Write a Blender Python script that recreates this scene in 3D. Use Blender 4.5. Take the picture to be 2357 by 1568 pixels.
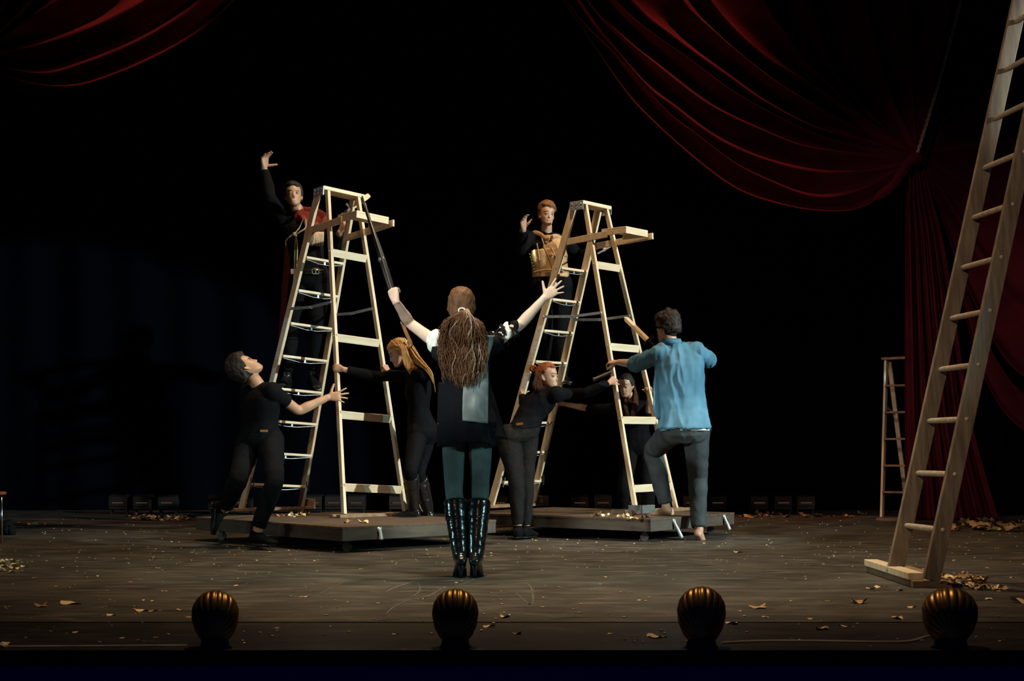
import bpy, math, random
from mathutils import Vector as V, Matrix, noise
random.seed(7)
for o in list(bpy.data.objects): bpy.data.objects.remove(o)
S = bpy.context.scene
COL = S.collection
R = math.radians
# ------------------------------------------------------------------ camera
CF, CX, CH, CZ = 3100.0, 1178.5, 1040.0, 0.765      # focal px, centre px, horizon px, camera height (m)
cam = bpy.data.cameras.new('camera'); co = bpy.data.objects.new('camera', cam); COL.objects.link(co)
co.location = (0, 0, CZ); co.rotation_euler = (R(90), 0, 0)
cam.sensor_width = 36; cam.lens = CF / 2357 * 36; cam.shift_y = (CH - 784) / 2357; cam.clip_end = 200
S.camera = co
S.view_settings.view_transform = 'Standard'; S.view_settings.look = 'None'
S.view_settings.exposure = 0.0; S.view_settings.gamma = 1; S.view_settings.use_curve_mapping = False
# ------------------------------------------------------------------ world, stage lights and added fills
w = bpy.data.worlds.new('world'); S.world = w; w.use_nodes = True
w.node_tree.nodes['Background'].inputs[0].default_value = (.05, .15, 1, 1)
w.node_tree.nodes['Background'].inputs[1].default_value = 0.012
def spot(name, loc, aim, power, col, half, blend=.25, rad=.12):
    d = bpy.data.lights.new(name, 'SPOT'); d.energy = power; d.color = col
    d.spot_size = R(half * 2); d.spot_blend = blend; d.shadow_soft_size = rad
    o = bpy.data.objects.new(name, d); COL.objects.link(o); o.location = loc
    o.rotation_euler = (V(aim) - V(loc)).to_track_quat('-Z', 'Y').to_euler()
    return o
COOL = (.80, 1.0, .90); WARM = (1.0, .60, .30); TEAL = (.38, .85, 1.0)
spot('key_right', (13, 4.5, 5.6), (.05, 12.4, 1.72), 12500, (.90, 1.0, .92), 10.0, .12)
spot('tall_ladder_fill', (-3, 0, 5), (2.75, 8.1, 2.2), 1500, (1, .80, .58), 14, .5)  # fill added to brighten the tall ladder's faces
spot('teal_right', (10, 8.6, 2.6), (1.3, 11.6, 1.35), 900, (.3, .85, 1), 9, .3)
spot('cool_left', (-10.5, 5, 1.9), (-.6, 12.6, .75), 380, (.62, .97, 1), 10.5, .8)
spot('warm_left', (-9.5, 2.5, 5.5), (-.6, 12.3, 1.7), 430, (1, .66, .38), 13, .25)
spot('warm_front', (-2.5, -6, 7.5), (0, 12.3, 1.9), 600, WARM, 10.5, .3)
spot('cool_left_woman', (-6, -2, 5.2), (-.42, 8.3, 1.62), 7000, (.97, 1, .92), 3.6, .5)
spot('cool_right_woman', (7, 3.5, 3.2), (.05, 8.3, 1.1), 900, (.45, .95, .95), 10, .4)
spot('side_left_low', (-7, 6.5, 1.6), (-.4, 8.4, .75), 450, (.45, .95, .95), 10, .5)
spot('warm_top', (.5, 10.8, 11), (.2, 10.9, 0), 3200, (1, .66, .36), 28, .5, .3)
spot('floor_top', (.3, 7.6, 10), (.2, 9.2, 0), 3000, (1, .90, .66), 19.5, .8, .3)
spot('apron_top', (0, 6.6, 7.0), (0, 5.5, .1), 520, (1, .70, .38), 24, .6, .08)
spot('curtain_right', (-2.6, 14.3, 7.6), (2.35, 15.1, 4.25), 380, (1, .40, .2), 12, 1)
spot('curtain_right_top', (1.0, 13.1, 9.6), (2.2, 15.0, 4.2), 1900, (1, .42, .2), 14, 1, .04)
spot('curtain_left_top', (-3.8, 12.1, 9.2), (-4.05, 13.8, 5.0), 900, (1, .42, .2), 13, 1, .04)
spot('curtain_left', (-.2, 13.2, 7.2), (-3.95, 13.85, 4.95), 200, (1, .40, .2), 13, 1)
spot('curtain_tail_fill', (1.5, 7, 7.5), (5.0, 15.2, 2.0), 430, (1, .72, .72), 15, .9)  # fill added to lift the curtain tail, no wing lamp there
# ------------------------------------------------------------------ helpers
def at(px, py, Y): return V(((px - CX) / CF * Y, Y, CZ - (py - CH) / CF * Y))
def onfloor(px, py, z=0):
    Y = CF * (CZ - z) / (py - CH); return at(px, py, Y)
class MB:
    def __init__(s): s.v = []; s.f = []; s.m = []
    def loft(s, rings, cap=True, closed=True):
        b = len(s.v); n = len(rings[0])
        for r in rings: s.v += [tuple(p) for p in r]
        for i in range(len(rings) - 1):
            for j in range(n if closed else n - 1):
                k = (j + 1) % n; a = b + i * n
                s.f.append((a + j, a + k, a + n + k, a + n + j))
        if cap and closed:
            s.f.append(tuple(b + j for j in range(n - 1, -1, -1)))
            s.f.append(tuple(b + (len(rings) - 1) * n + j for j in range(n)))
        return s
    def grid(s, rows): return s.loft(rows, False, False)
    def box(s, c, ax, ay, az):      # centre and three half-axis vectors
        c, ax, ay, az = V(c), V(ax), V(ay), V(az); b = len(s.v)
        for i in (-1, 1):
            for j in (-1, 1):
                for k in (-1, 1): s.v.append(tuple(c + ax * i + ay * j + az * k))
        for q in ((0, 1, 3, 2), (4, 6, 7, 5), (0, 4, 5, 1), (2, 3, 7, 6), (0, 2, 6, 4), (1, 5, 7, 3)):
            s.f.append(tuple(b + i for i in q))
        return s
    def aabb(s, x0, x1, y0, y1, z0, z1):
        return s.box(((x0 + x1) / 2, (y0 + y1) / 2, (z0 + z1) / 2), ((x1 - x0) / 2, 0, 0), (0, (y1 - y0) / 2, 0), (0, 0, (z1 - z0) / 2))
    def beam(s, p, q, wa, wb, side):   # bar from p to q, full width wa along side, wb across
        p, q = V(p), V(q); d = (q - p); a = V(side); a = (a - d * (a.dot(d) / d.length_squared)).normalized()
        b = d.normalized().cross(a)
        return s.box((p + q) / 2, a * wa / 2, b * wb / 2, d / 2)
    def tube(s, pts, rad, n=12, sub=3, flat=1.0, side=None, cap=True, rnd=False):
        pts = [V(p) for p in pts]
        if not hasattr(rad, '__len__'): rad = [rad] * len(pts)
        P, Q = [], []
        m = len(pts)
        for i in range(m - 1):
            p0, p1, p2, p3 = pts[max(i - 1, 0)], pts[i], pts[i + 1], pts[min(i + 2, m - 1)]
            for k in range(sub):
                t = k / sub
                P.append(.5 * ((2 * p1) + (p2 - p0) * t + (2 * p0 - 5 * p1 + 4 * p2 - p3) * t * t + (3 * p1 - p0 - 3 * p2 + p3) * t ** 3))
                Q.append(rad[i] + (rad[i + 1] - rad[i]) * (t * t * (3 - 2 * t)))
        P.append(pts[-1]); Q.append(rad[-1])
        if rnd:     # rounded ends
            d0 = (P[0] - P[1]).normalized(); d1 = (P[-1] - P[-2]).normalized(); r0, r1 = Q[0], Q[-1]
            P = [P[0] + d0 * r0 * .9, P[0] + d0 * r0 * .6] + P + [P[-1] + d1 * r1 * .6, P[-1] + d1 * r1 * .9]
            Q = [r0 * .4, r0 * .8] + Q + [r1 * .8, r1 * .4]
        rings = []; a = V(side) if side else V((.31, .2, .93)); 
        for i, p in enumerate(P):
            t = (P[min(i + 1, len(P) - 1)] - P[max(i - 1, 0)]).normalized()
            a = a - t * a.dot(t)
            if a.length < 1e-4: a = t.orthogonal()
            a.normalize(); b = t.cross(a)
            rings.append([p + (a * math.cos(2 * math.pi * j / n) + b * flat * math.sin(2 * math.pi * j / n)) * Q[i] for j in range(n)])
        return s.loft(rings, cap)
    def ell(s, c, ax, ay, az, n=16, m=10):
        c, ax, ay, az = V(c), V(ax), V(ay), V(az); rings = []
        for i in range(m + 1):
            t = .06 + (math.pi - .12) * i / m
            rings.append([c - az * math.cos(t) + (ax * math.cos(2 * math.pi * j / n) + ay * math.sin(2 * math.pi * j / n)) * math.sin(t) for j in range(n)])
        return s.loft(rings)
    def build(s, name, mat=None, parent=None, smooth=True, remesh=0, smit=3, wr=None, loc=None, bevel=0):
        me = bpy.data.meshes.new(name)
        vs = s.v
        me.from_pydata(vs, [], s.f); me.update()
        o = bpy.data.objects.new(name, me); COL.objects.link(o)
        if remesh:
            m = o.modifiers.new('r', 'REMESH'); m.mode = 'VOXEL'; m.voxel_size = remesh
            k = o.modifiers.new('s', 'SMOOTH'); k.iterations = smit; k.factor = .5
            dg = bpy.context.evaluated_depsgraph_get(); dg.update()
            nm = bpy.data.meshes.new_from_object(o.evaluated_get(dg)); o.modifiers.clear(); o.data = nm; bpy.data.meshes.remove(me); nm.name = name; me = nm
        if wr: wrinkle(me, *wr)
        if bevel:
            m = o.modifiers.new('b', 'BEVEL'); m.width = bevel; m.segments = 2; m.limit_method = 'ANGLE'
        for p in me.polygons: p.use_smooth = smooth
        if mat: me.materials.append(mat)
        if parent:
            o.parent = parent
            if loc is None: o.matrix_parent_inverse = parent.matrix_world.inverted() if hasattr(parent, 'matrix_world') else Matrix()
        return o
def wrinkle(me, amp, freq, sd, stretch=(1, 1, .45)):
    me.update(); off = V((sd * 3.1, sd * 1.7, sd * 5.3))
    new = []
    for v in me.vertices:
        p = V((v.co.x * stretch[0], v.co.y * stretch[1], v.co.z * stretch[2])) * freq + off
        w_ = noise.noise(p + V((noise.noise(p * .6) * 1.2, noise.noise(p * .6 + V((9, 0, 0))) * 1.2, 0)))
        w2 = noise.noise(p * 2.3)
        new.append(v.co + v.normal * amp * ((1 - 2.6 * abs(w_)) * .8 + w2 * .5))
    for v, c in zip(me.vertices, new): v.co = c
    me.update()
def tag(o, label=None, cat=None, group=None, kind=None):
    if label: o['label'] = label
    if cat: o['category'] = cat
    if group: o['group'] = group
    if kind: o['kind'] = kind
    return o
def empty(name, loc, label=None, cat=None, group=None):
    o = bpy.data.objects.new(name, None); COL.objects.link(o); o.location = loc; o.empty_display_size = .1
    o.matrix_world = Matrix.Translation(V(loc)); tag(o, label, cat, group); return o
# ------------------------------------------------------------------ materials
def mat(name, col, rough=.6, metal=0, var=0, scale=8, col2=None, stretch=(1, 1, 1), bump=0, coat=0, sheen=0, spec=.5, emit=None, es=0, detail=4, gen=False, lo=.35, hi=.65):
    m = bpy.data.materials.new(name); m.use_nodes = True; nt = m.node_tree; b = nt.nodes['Principled BSDF']
    b.inputs['Base Color'].default_value = (*col, 1); b.inputs['Roughness'].default_value = rough; b.inputs['Metallic'].default_value = metal
    b.inputs['Coat Weight'].default_value = coat; b.inputs['Sheen Weight'].default_value = sheen; b.inputs['Specular IOR Level'].default_value = spec
    if emit: b.inputs['Emission Color'].default_value = (*emit, 1); b.inputs['Emission Strength'].default_value = es
    if not col2: col2 = tuple(c * (1 - var) for c in col)
    tc = nt.nodes.new('ShaderNodeTexCoord'); mp = nt.nodes.new('ShaderNodeMapping'); mp.inputs['Scale'].default_value = stretch
    nz = nt.nodes.new('ShaderNodeTexNoise'); nz.inputs['Scale'].default_value = scale; nz.inputs['Detail'].default_value = detail
    nt.links.new(tc.outputs['Object'], mp.inputs[0]); nt.links.new(mp.outputs[0], nz.inputs['Vector'])
    rp = nt.nodes.new('ShaderNodeValToRGB'); rp.color_ramp.elements[0].position = lo; rp.color_ramp.elements[1].position = hi
    rp.color_ramp.elements[0].color = (*col, 1); rp.color_ramp.elements[1].color = (*col2, 1)
    nt.links.new(nz.outputs[0], rp.inputs[0]); nt.links.new(rp.outputs[0], b.inputs['Base Color'])
    if bump:
        bp = nt.nodes.new('ShaderNodeBump'); bp.inputs['Strength'].default_value = bump; bp.inputs['Distance'].default_value = .01
        nt.links.new(nz.outputs[0], bp.inputs['Height']); nt.links.new(bp.outputs[0], b.inputs['Normal'])
    return m
M = {}
M['wood'] = mat('ladder_wood', (.72, .59, .41), .5, col2=(.60, .46, .29), scale=9, stretch=(3, 3, .35), detail=6, coat=.12)
M['wood_h'] = mat('rung_wood', (.76, .64, .46), .5, col2=(.66, .52, .34), scale=9, stretch=(.35, 3, 3), detail=6, coat=.12)
M['oldwood'] = mat('weathered_ladder_wood', (.20, .145, .092), .55, col2=(.115, .08, .05), scale=10, stretch=(4, 4, .3), detail=6)
M['rungwood'] = mat('weathered_rung_wood', (.40, .31, .22), .5, col2=(.28, .21, .14), scale=10, stretch=(1, 4, 4), detail=5)
M['plat_top'] = mat('platform_top_ply', (.090, .054, .030), .75, col2=(.042, .027, .017), scale=5, stretch=(1, 4, 1), detail=6)
M['plat_side'] = mat('platform_side_board', (.064, .051, .037), .75, col2=(.036, .030, .022), scale=4, stretch=(1, 1, 5), detail=6)
M['plank'] = mat('base_plank', (.27, .16, .085), .7, col2=(.15, .09, .05), scale=8, stretch=(.6, 3, 3), detail=5)
M['greyblock'] = mat('painted_block', (.10, .115, .11), .6, var=.3, scale=15)
M['steel'] = mat('galvanised_steel', (.50, .58, .62), .38, .45, var=.25, scale=30)
M['darksteel'] = mat('dark_steel', (.08, .08, .08), .4, .8)
M['paper'] = mat('label_paper', (.80, .80, .78), .6, var=.05)
M['ink'] = mat('label_ink', (.12, .12, .13), .6)
M['black'] = mat('black_cloth', (.0030, .0036, .0052), .85, var=.3, scale=60, bump=.15, spec=.10)
M['blackjean'] = mat('black_denim', (.0055, .0055, .0065), .85, var=.4, scale=60, sheen=0, bump=.2, spec=.10)
M['greyjean'] = mat('dark_grey_denim', (.011, .0105, .0105), .85, var=.35, scale=50, sheen=0, bump=.2, spec=.12)
M['tealjean'] = mat('faded_teal_denim', (.10, .14, .15), .8, col2=(.055, .08, .088), scale=7, bump=.15, spec=.3)
M['slate'] = mat('slate_denim', (.036, .047, .052), .8, col2=(.022, .029, .033), scale=7, bump=.15, spec=.3)
M['denimshirt'] = mat('light_blue_denim_shirt', (.080, .205, .305), .8, col2=(.050, .145, .225), scale=6, bump=.15, spec=.3)
M['white'] = mat('white_cotton', (.72, .72, .68), .8, var=.1)
M['greyvest'] = mat('grey_satin_vest', (.17, .19, .19), .5, col2=(.11, .13, .13), scale=9, bump=.2)
M['navy'] = mat('black_wool_coat', (.0035, .004, .0065), .9, var=.3, scale=50, spec=.15)
M['leather'] = mat('black_polished_leather', (.012, .012, .013), .22, var=.3, scale=20, coat=.6, bump=.25)
M['tan'] = mat('tan_leather', (.47, .30, .145), .55, col2=(.34, .20, .09), scale=14, bump=.2)
M['gold'] = mat('gold_fabric', (.62, .50, .24), .35, .5, var=.35, scale=40)
M['red'] = mat('red_wool', (.20, .012, .012), .85, var=.35, scale=30, bump=.2)
M['cape'] = mat('maroon_cape_cloth', (.13, .01, .022), .85, var=.3, scale=10)
M['fringe'] = mat('cream_fringe_thread', (.62, .48, .34), .8, var=.3, scale=80)
M['rope'] = mat('hemp_rope', (.33, .28, .17), .8, var=.45, scale=90, bump=.4)
M['velvet'] = mat('dark_red_velvet', (.080, .0085, .016), .9, var=.3, scale=3, spec=.05)
M['brass'] = mat('antique_brass', (.50, .29, .085), .38, .9, col2=(.26, .14, .045), scale=12, bump=.1)
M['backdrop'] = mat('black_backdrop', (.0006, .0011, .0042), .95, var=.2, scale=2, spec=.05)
M['fascia'] = mat('navy_fascia_cloth', (.03, .07, .40), .95, var=.1, scale=2, spec=.05)
M['umb'] = mat('black_umbrella_nylon', (.006, .007, .010), .5, var=.2)
M['handle'] = mat('varnished_brown_handle', (.30, .13, .04), .25, var=.3, scale=20, coat=.6)
M['leaf'] = mat('dry_leaf', (.46, .29, .12), .7, col2=(.24, .12, .05), scale=25, lo=.3, hi=.7)
M['leaf2'] = mat('pale_dry_leaf', (.80, .64, .38), .7, col2=(.55, .38, .17), scale=25)
M['leaf3'] = mat('dark_dry_leaf', (.13, .065, .035), .7, col2=(.06, .035, .025), scale=25)
M['swordwood'] = mat('pale_sword_wood', (.70, .52, .30), .5, var=.2, scale=12)
M['greywood'] = mat('grey_painted_wood', (.20, .19, .17), .6, var=.3, scale=12)
M['glow'] = mat('warm_lamp_slot', (.04, .015, .005), .5, emit=(1, .42, .16), es=.045)
M['lampbox'] = mat('lamp_housing', (.008, .007, .007), .6)
M['redwood'] = mat('red_brown_wood', (.33, .10, .05), .4, var=.3, scale=12)
M['chrome'] = mat('chrome_tube', (.6, .62, .65), .2, 1)
M['tape'] = mat('pale_cable', (.22, .19, .15), .6, var=.4, scale=6)
M['chalk'] = mat('chalk_scuff', (.10, .092, .076), .85, var=.5, scale=20)
def skin(name, base, lips=(.38, .17, .13), brow=(.06, .03, .02)):
    m = bpy.data.materials.new(name); m.use_nodes = True; nt = m.node_tree; b = nt.nodes['Principled BSDF']
    a = nt.nodes.new('ShaderNodeVertexColor'); a.layer_name = 'tone'
    nz = nt.nodes.new('ShaderNodeTexNoise'); nz.inputs['Scale'].default_value = 22
    mx = nt.nodes.new('ShaderNodeMixRGB'); mx.blend_type = 'MULTIPLY'; mx.inputs[0].default_value = .22
    nt.links.new(a.outputs[0], mx.inputs[1]); nt.links.new(nz.outputs[1], mx.inputs[2]); nt.links.new(mx.outputs[0], b.inputs['Base Color'])
    b.inputs['Roughness'].default_value = .48; b.inputs['Subsurface Weight'].default_value = .12; b.inputs['Subsurface Radius'].default_value = (.012, .005, .003)
    m['c'] = base; m['l'] = lips; m['b'] = brow
    return m
SK = {'fair': skin('fair_skin', (.52, .31, .215)), 'mid': skin('medium_skin', (.47, .255, .155)), 'olive': skin('olive_skin', (.44, .26, .17)), 'pale': skin('pale_skin', (.64, .44, .35))}
def hairmat(name, c, c2): return mat(name, c, .6, col2=c2, scale=25, stretch=(3, 3, .4), spec=.18, bump=.3, detail=6)
HM = {'black': hairmat('black_hair', (.012, .010, .009), (.03, .022, .018)), 'brown': hairmat('brown_hair', (.10, .045, .02), (.05, .022, .012)),
      'frizz': hairmat('frizzy_brown_hair', (.15, .068, .030), (.07, .03, .014)), 'light': hairmat('light_strand_hair', (.42, .33, .25), (.3, .2, .13)),
      'blond': hairmat('blond_hair', (.50, .27, .09), (.32, .15, .05)), 'red': hairmat('auburn_hair', (.27, .075, .022), (.13, .035, .014)),
      'ginger': hairmat('light_brown_hair', (.22, .10, .04), (.11, .05, .022))}
# ------------------------------------------------------------------ stage floor
def floor_mat(name, c1, c2, k=1.0):
    m = bpy.data.materials.new(name); m.use_nodes = True; nt = m.node_tree; N = nt.nodes; L = nt.links; b = N['Principled BSDF']
    tc = N.new('ShaderNodeTexCoord')
    def nz(sc, det, st=(1, 1, 1), dist=0):
        mp = N.new('ShaderNodeMapping'); mp.inputs['Scale'].default_value = st; L.new(tc.outputs['Object'], mp.inputs[0])
        n = N.new('ShaderNodeTexNoise'); n.inputs['Scale'].default_value = sc; n.inputs['Detail'].default_value = det; n.inputs['Distortion'].default_value = dist
        L.new(mp.outputs[0], n.inputs['Vector']); return n.outputs[0]
    def ramp(s, p0, c0, p1, c1):
        r = N.new('ShaderNodeValToRGB'); e = r.color_ramp.elements; e[0].position = p0; e[1].position = p1; e[0].color = (*c0, 1); e[1].color = (*c1, 1)
        L.new(s, r.inputs[0]); return r.outputs[0]
    def mix(f, a, bb, t='MIX'):
        x = N.new('ShaderNodeMixRGB'); x.blend_type = t
        if isinstance(f, float): x.inputs[0].default_value = f
        else: L.new(f, x.inputs[0])
        L.new(a, x.inputs[1])
        if isinstance(bb, tuple): x.inputs[2].default_value = (*bb, 1)
        else: L.new(bb, x.inputs[2])
        return x.outputs[0]
    base = ramp(nz(1.6, 10), .35, c1, .68, c2)
    st = ramp(nz(3.2, 10, (1, 2.6, 1), .5), .50, (0, 0, 0), .70, (1, 1, 1))
    base = mix(st, base, tuple(c * 1.6 for c in c2))
    dk = ramp(nz(3.5, 8, (.8, 2.0, 1)), .55, (0, 0, 0), .72, (1, 1, 1)); base = mix(dk, base, tuple(c * .45 for c in c1))
    # scuffs: thin contour lines of a distorted noise
    s1 = nz(1.6, 3, (1, 1.6, 1), 1.2)
    ab = N.new('ShaderNodeMath'); ab.operation = 'SUBTRACT'; ab.inputs[1].default_value = .5; L.new(s1, ab.inputs[0])
    a2 = N.new('ShaderNodeMath'); a2.operation = 'ABSOLUTE'; L.new(ab.outputs[0], a2.inputs[0])
    line = ramp(a2.outputs[0], .0, (.5, .5, .5), .006, (0, 0, 0))
    msk = ramp(nz(1.3, 2), .5, (0, 0, 0), .62, (1, 1, 1)); line = mix(1.0, line, msk, 'MULTIPLY')
    base = mix(line, base, (.20, .19, .165))
    vo = N.new('ShaderNodeTexVoronoi'); vo.inputs['Scale'].default_value = 7; L.new(tc.outputs['Object'], vo.inputs['Vector'])
    sp = ramp(vo.outputs['Distance'], .035, (1, 1, 1), .06, (0, 0, 0)); sm = ramp(nz(5, 2), .55, (0, 0, 0), .6, (1, 1, 1)); sp = mix(1.0, sp, sm, 'MULTIPLY')
    base = mix(sp, base, (.30, .28, .24))
    L.new(base, b.inputs['Base Color'])
    rr = N.new('ShaderNodeMapRange'); L.new(nz(3.5, 5, (1, 1.4, 1)), rr.inputs[0]); rr.inputs[3].default_value = .34; rr.inputs[4].default_value = .62; L.new(rr.outputs[0], b.inputs['Roughness'])
    b.inputs['Specular IOR Level'].default_value = .35
    bp = N.new('ShaderNodeBump'); bp.inputs['Strength'].default_value = .25; bp.inputs['Distance'].default_value = .004; L.new(nz(14, 6, (1, 1.5, 1)), bp.inputs['Height']); L.new(bp.outputs[0], b.inputs['Normal'])
    return m
fm = floor_mat('worn_black_stage_paint', (.030, .027, .022), (.062, .055, .044))
fm2 = floor_mat('dimmed_apron_paint', (.010, .008, .0075), (.018, .014, .0125))  # darker floor copy: fall-off of the spots put into the colour
floor = MB().aabb(-9, 9, 6.05, 19, -.06, 0).build('floor', fm, smooth=False); tag(floor, kind='structure')
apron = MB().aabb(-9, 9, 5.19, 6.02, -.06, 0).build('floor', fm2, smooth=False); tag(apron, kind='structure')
seam = MB().aabb(-9, 9, 6.02, 6.05, -.06, -.008).build('trim_1', M['backdrop'], smooth=False); tag(seam, kind='structure')  # seam; its black also paints in the spot-edge shadow
fas = MB().aabb(-9, 9, 5.20, 5.26, -1.6, -.061).build('wall_front', M['fascia'], smooth=False); tag(fas, kind='structure')
pit = MB().aabb(-9, 9, 1.5, 5.26, -1.7, -1.601).build('floor', M['fascia'], smooth=False); tag(pit, kind='structure')
bk = MB(); rows = []
for z in (0, 3, 6, 9): rows.append([(x * .125 - 9, 17.6 + .05 * math.sin(x * 1.1) + .03 * math.sin(x * .37), z) for x in range(145)])
bk.grid(rows); wall = bk.build('wall_back', M['backdrop']); tag(wall, kind='structure')
# chalky foot scuffs on the floor (flat marks, part of the floor)
def scuff(pts, wd):
    mb = MB(); P = [onfloor(*p) for p in pts]; mb.tube([p + V((0, 0, .0005)) for p in P], [wd * .3] + [wd] * (len(P) - 2) + [wd * .2], n=6, sub=4, flat=.04, side=(1, 0, 0))
    o = mb.build('scuff_mark', M['chalk'], floor); return o
for pts, wd in (([(885, 1364), (915, 1350), (962, 1337)], .022), ([(884, 1420), (905, 1398), (945, 1380), (990, 1370), (1030, 1346)], .010),
                ([(960, 1340), (967, 1356), (955, 1370), (925, 1385)], .006), ([(1040, 1352), (1070, 1343), (1095, 1332)], .013),
                ([(980, 1356), (1010, 1352), (1060, 1348)], .008), ([(1100, 1400), (1150, 1412), (1190, 1425)], .008), ([(1184, 1360), (1200, 1376), (1225, 1392), (1228, 1352)], .006),
                ([(1205, 1340), (1222, 1352), (1226, 1385)], .007), ([(720, 1376), (760, 1355), (812, 1332)], .006), ([(520, 1379), (620, 1377), (740, 1376)], .005),
                ([(555, 1350), (575, 1340), (590, 1344)], .004), ([(1020, 1375), (985, 1368), (975, 1372)], .006)):
    scuff(pts, wd)
# ------------------------------------------------------------------ curtains
def resamp(pts, n):
    P = [V((p[0], p[1], 0)) for p in pts]; out = []; m = len(P)
    L = [0]
    for i in range(m - 1): L.append(L[-1] + (P[i + 1] - P[i]).length)
    for k in range(n):
        s_ = L[-1] * k / (n - 1); i = 0
        while i < m - 2 and L[i + 1] < s_: i += 1
        t = (s_ - L[i]) / max(L[i + 1] - L[i], 1e-6); p0, p1, p2, p3 = P[max(i - 1, 0)], P[i], P[i + 1], P[min(i + 2, m - 1)]
        if i == 0: p0 = p1 * 2 - p2
        out.append(.5 * ((2 * p1) + (p2 - p0) * t + (2 * p0 - 5 * p1 + 4 * p2 - p3) * t * t + (3 * p1 - p0 - 3 * p2 + p3) * t ** 3))
    return out
def swag(guides, Yc, amps, n=70, q_n=14, gather=None):
    G = [resamp(g, n) for g in guides]; rows = []
    for i in range(len(G) - 1):
        A = amps[i] if hasattr(amps, '__len__') else amps
        for q in range(q_n if i < len(G) - 2 else q_n + 1):
            t = q / q_n; row = []
            prof = (t / .16) if t < .16 else 1 - ((t - .16) / .84) ** 1.5
            tt = t
            for k in range(n):
                a = G[i][k].lerp(G[i + 1][k], tt); g = min(1, (1 - k / (n - 1)) * 3.0 + .05) if gather is None else gather(k / (n - 1))
                sep = min(1, (G[i][k] - G[i + 1][k]).length / 40)
                wob = .015 * noise.noise(V((k * .12, i * 2 + t * 2, 3)))
                row.append(at(a.x, a.y, Yc + A * prof * g * sep + wob * sep))
            rows.append(row)
    mb = MB(); mb.grid(rows); return mb
def thick(o, t=.006):
    m = o.modifiers.new('t', 'SOLIDIFY'); m.thickness = t; return o
K = (2110, 356)
g = [[(1240, -90), (1285, -20), (1355, 85), (1440, 210), (1508, 283), (1623, 384), (1714, 443), (1828, 477), (1915, 486), (1975, 480), (2035, 448), (2080, 400), (2107, 368)],
     [(1262, -60), (1317, 18), (1417, 123), (1536, 256), (1600, 306), (1691, 375), (1760, 411), (1851, 448), (1920, 453), (1988, 434), (2040, 405), (2104, 364)],
     [(1290, -60), (1345, 15), (1476, 183), (1554, 247), (1645, 315), (1737, 359), (1851, 391), (1942, 397), (2057, 384), (2106, 362)],
     [(1300, -60), (1362, 12), (1440, 91), (1508, 146), (1600, 219), (1668, 260), (1760, 302), (1851, 336), (1965, 353), (2050, 358), K],
     [(1345, -70), (1420, 5), (1500, 75), (1580, 130), (1680, 205), (1780, 262), (1880, 310), (1985, 340), (2060, 352), K],
     [(1395, -60), (1454, 0), (1554, 87), (1668, 169), (1760, 233), (1874, 292), (1988, 324), (2060, 343), K],
     [(1530, -60), (1577, 0), (1645, 73), (1737, 151), (1828, 215), (1965, 292), (2050, 335), K],
     [(1590, -60), (1636, 0), (1750, 120), (1874, 196), (1965, 254), (2034, 302), (2085, 338), K],
     [(1735, -60), (1760, 0), (1805, 78), (1920, 206), (2020, 292), (2080, 332), K],
     [(1845, -60), (1865, 0), (1920, 164), (2011, 270), (2075, 326), K],
     [(1980, -60), (1993, 0), (2029, 151), (2060, 240), (2095, 310), K],
     [(2096, -60), (2098, 0), (2100, 160), (2104, 260), (2109, 320), K],
     [(2200, -60), (2185, 40), (2150, 200), (2125, 300), (2114, 340), K]]
for e in g: e[0] = (e[0][0] + (e[0][0] - e[1][0]) * 1.5, -200)
cur = empty('draped_curtain', at(2110, 356, 15.0), 'dark red swagged velvet curtain gathered at a knot, upper right of the stage', 'curtain')
thick(swag(g, 15.0, [.22, .16, .2, .25, .28, .3, .32, .28, .24, .2, .16, .14]).build('swag', M['velvet'], cur))
# tail below the knot
def fan(lft, rgt, Yc, folds, amp, n=60, m=96):
    Lf, Rt = resamp(lft, n), resamp(rgt, n); rows = []
    for k in range(n):
        row = []
        for j in range(m + 1):
            t = j / m; p = Lf[k].lerp(Rt[k], t); wdt = (Rt[k] - Lf[k]).length
            ph = 2 * math.pi * (folds * t + .25 * noise.noise(V((t * 6, k * .02, 1))))
            d = amp * min(1, wdt / 90 + .1) * (math.sin(ph) + .35 * math.sin(2.3 * ph + 1))
            row.append(at(p.x, p.y, Yc + d))
        rows.append(row)
    mb = MB(); mb.grid(rows); return mb
thick(fan([(2104, 362), (2092, 400), (2085, 470), (2083, 700), (2083, 1000), (2083, 1196)], [(2118, 362), (2135, 420), (2172, 560), (2205, 760), (2240, 980), (2300, 1196)], 15.05, 6, .07).build('tail', M['velvet'], cur))
mb = MB(); mb.ell(at(2106, 368, 14.93), (.09, 0, .03), (0, .09, 0), (-.02, 0, .075)); mb.ell(at(2086, 384, 14.9), (.05, 0, .06), (0, .05, 0), (.03, 0, -.06))
mb.tube([at(2098, 372, 14.88), at(2075, 400, 14.85), at(2062, 420, 14.9), at(2035, 445, 14.95), at(2010, 462, 15)], [.04, .055, .05, .06, .02], flat=.5)
mb.build('knot', M['velvet'], cur, remesh=.012, wr=(.006, 14, 3))
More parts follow.
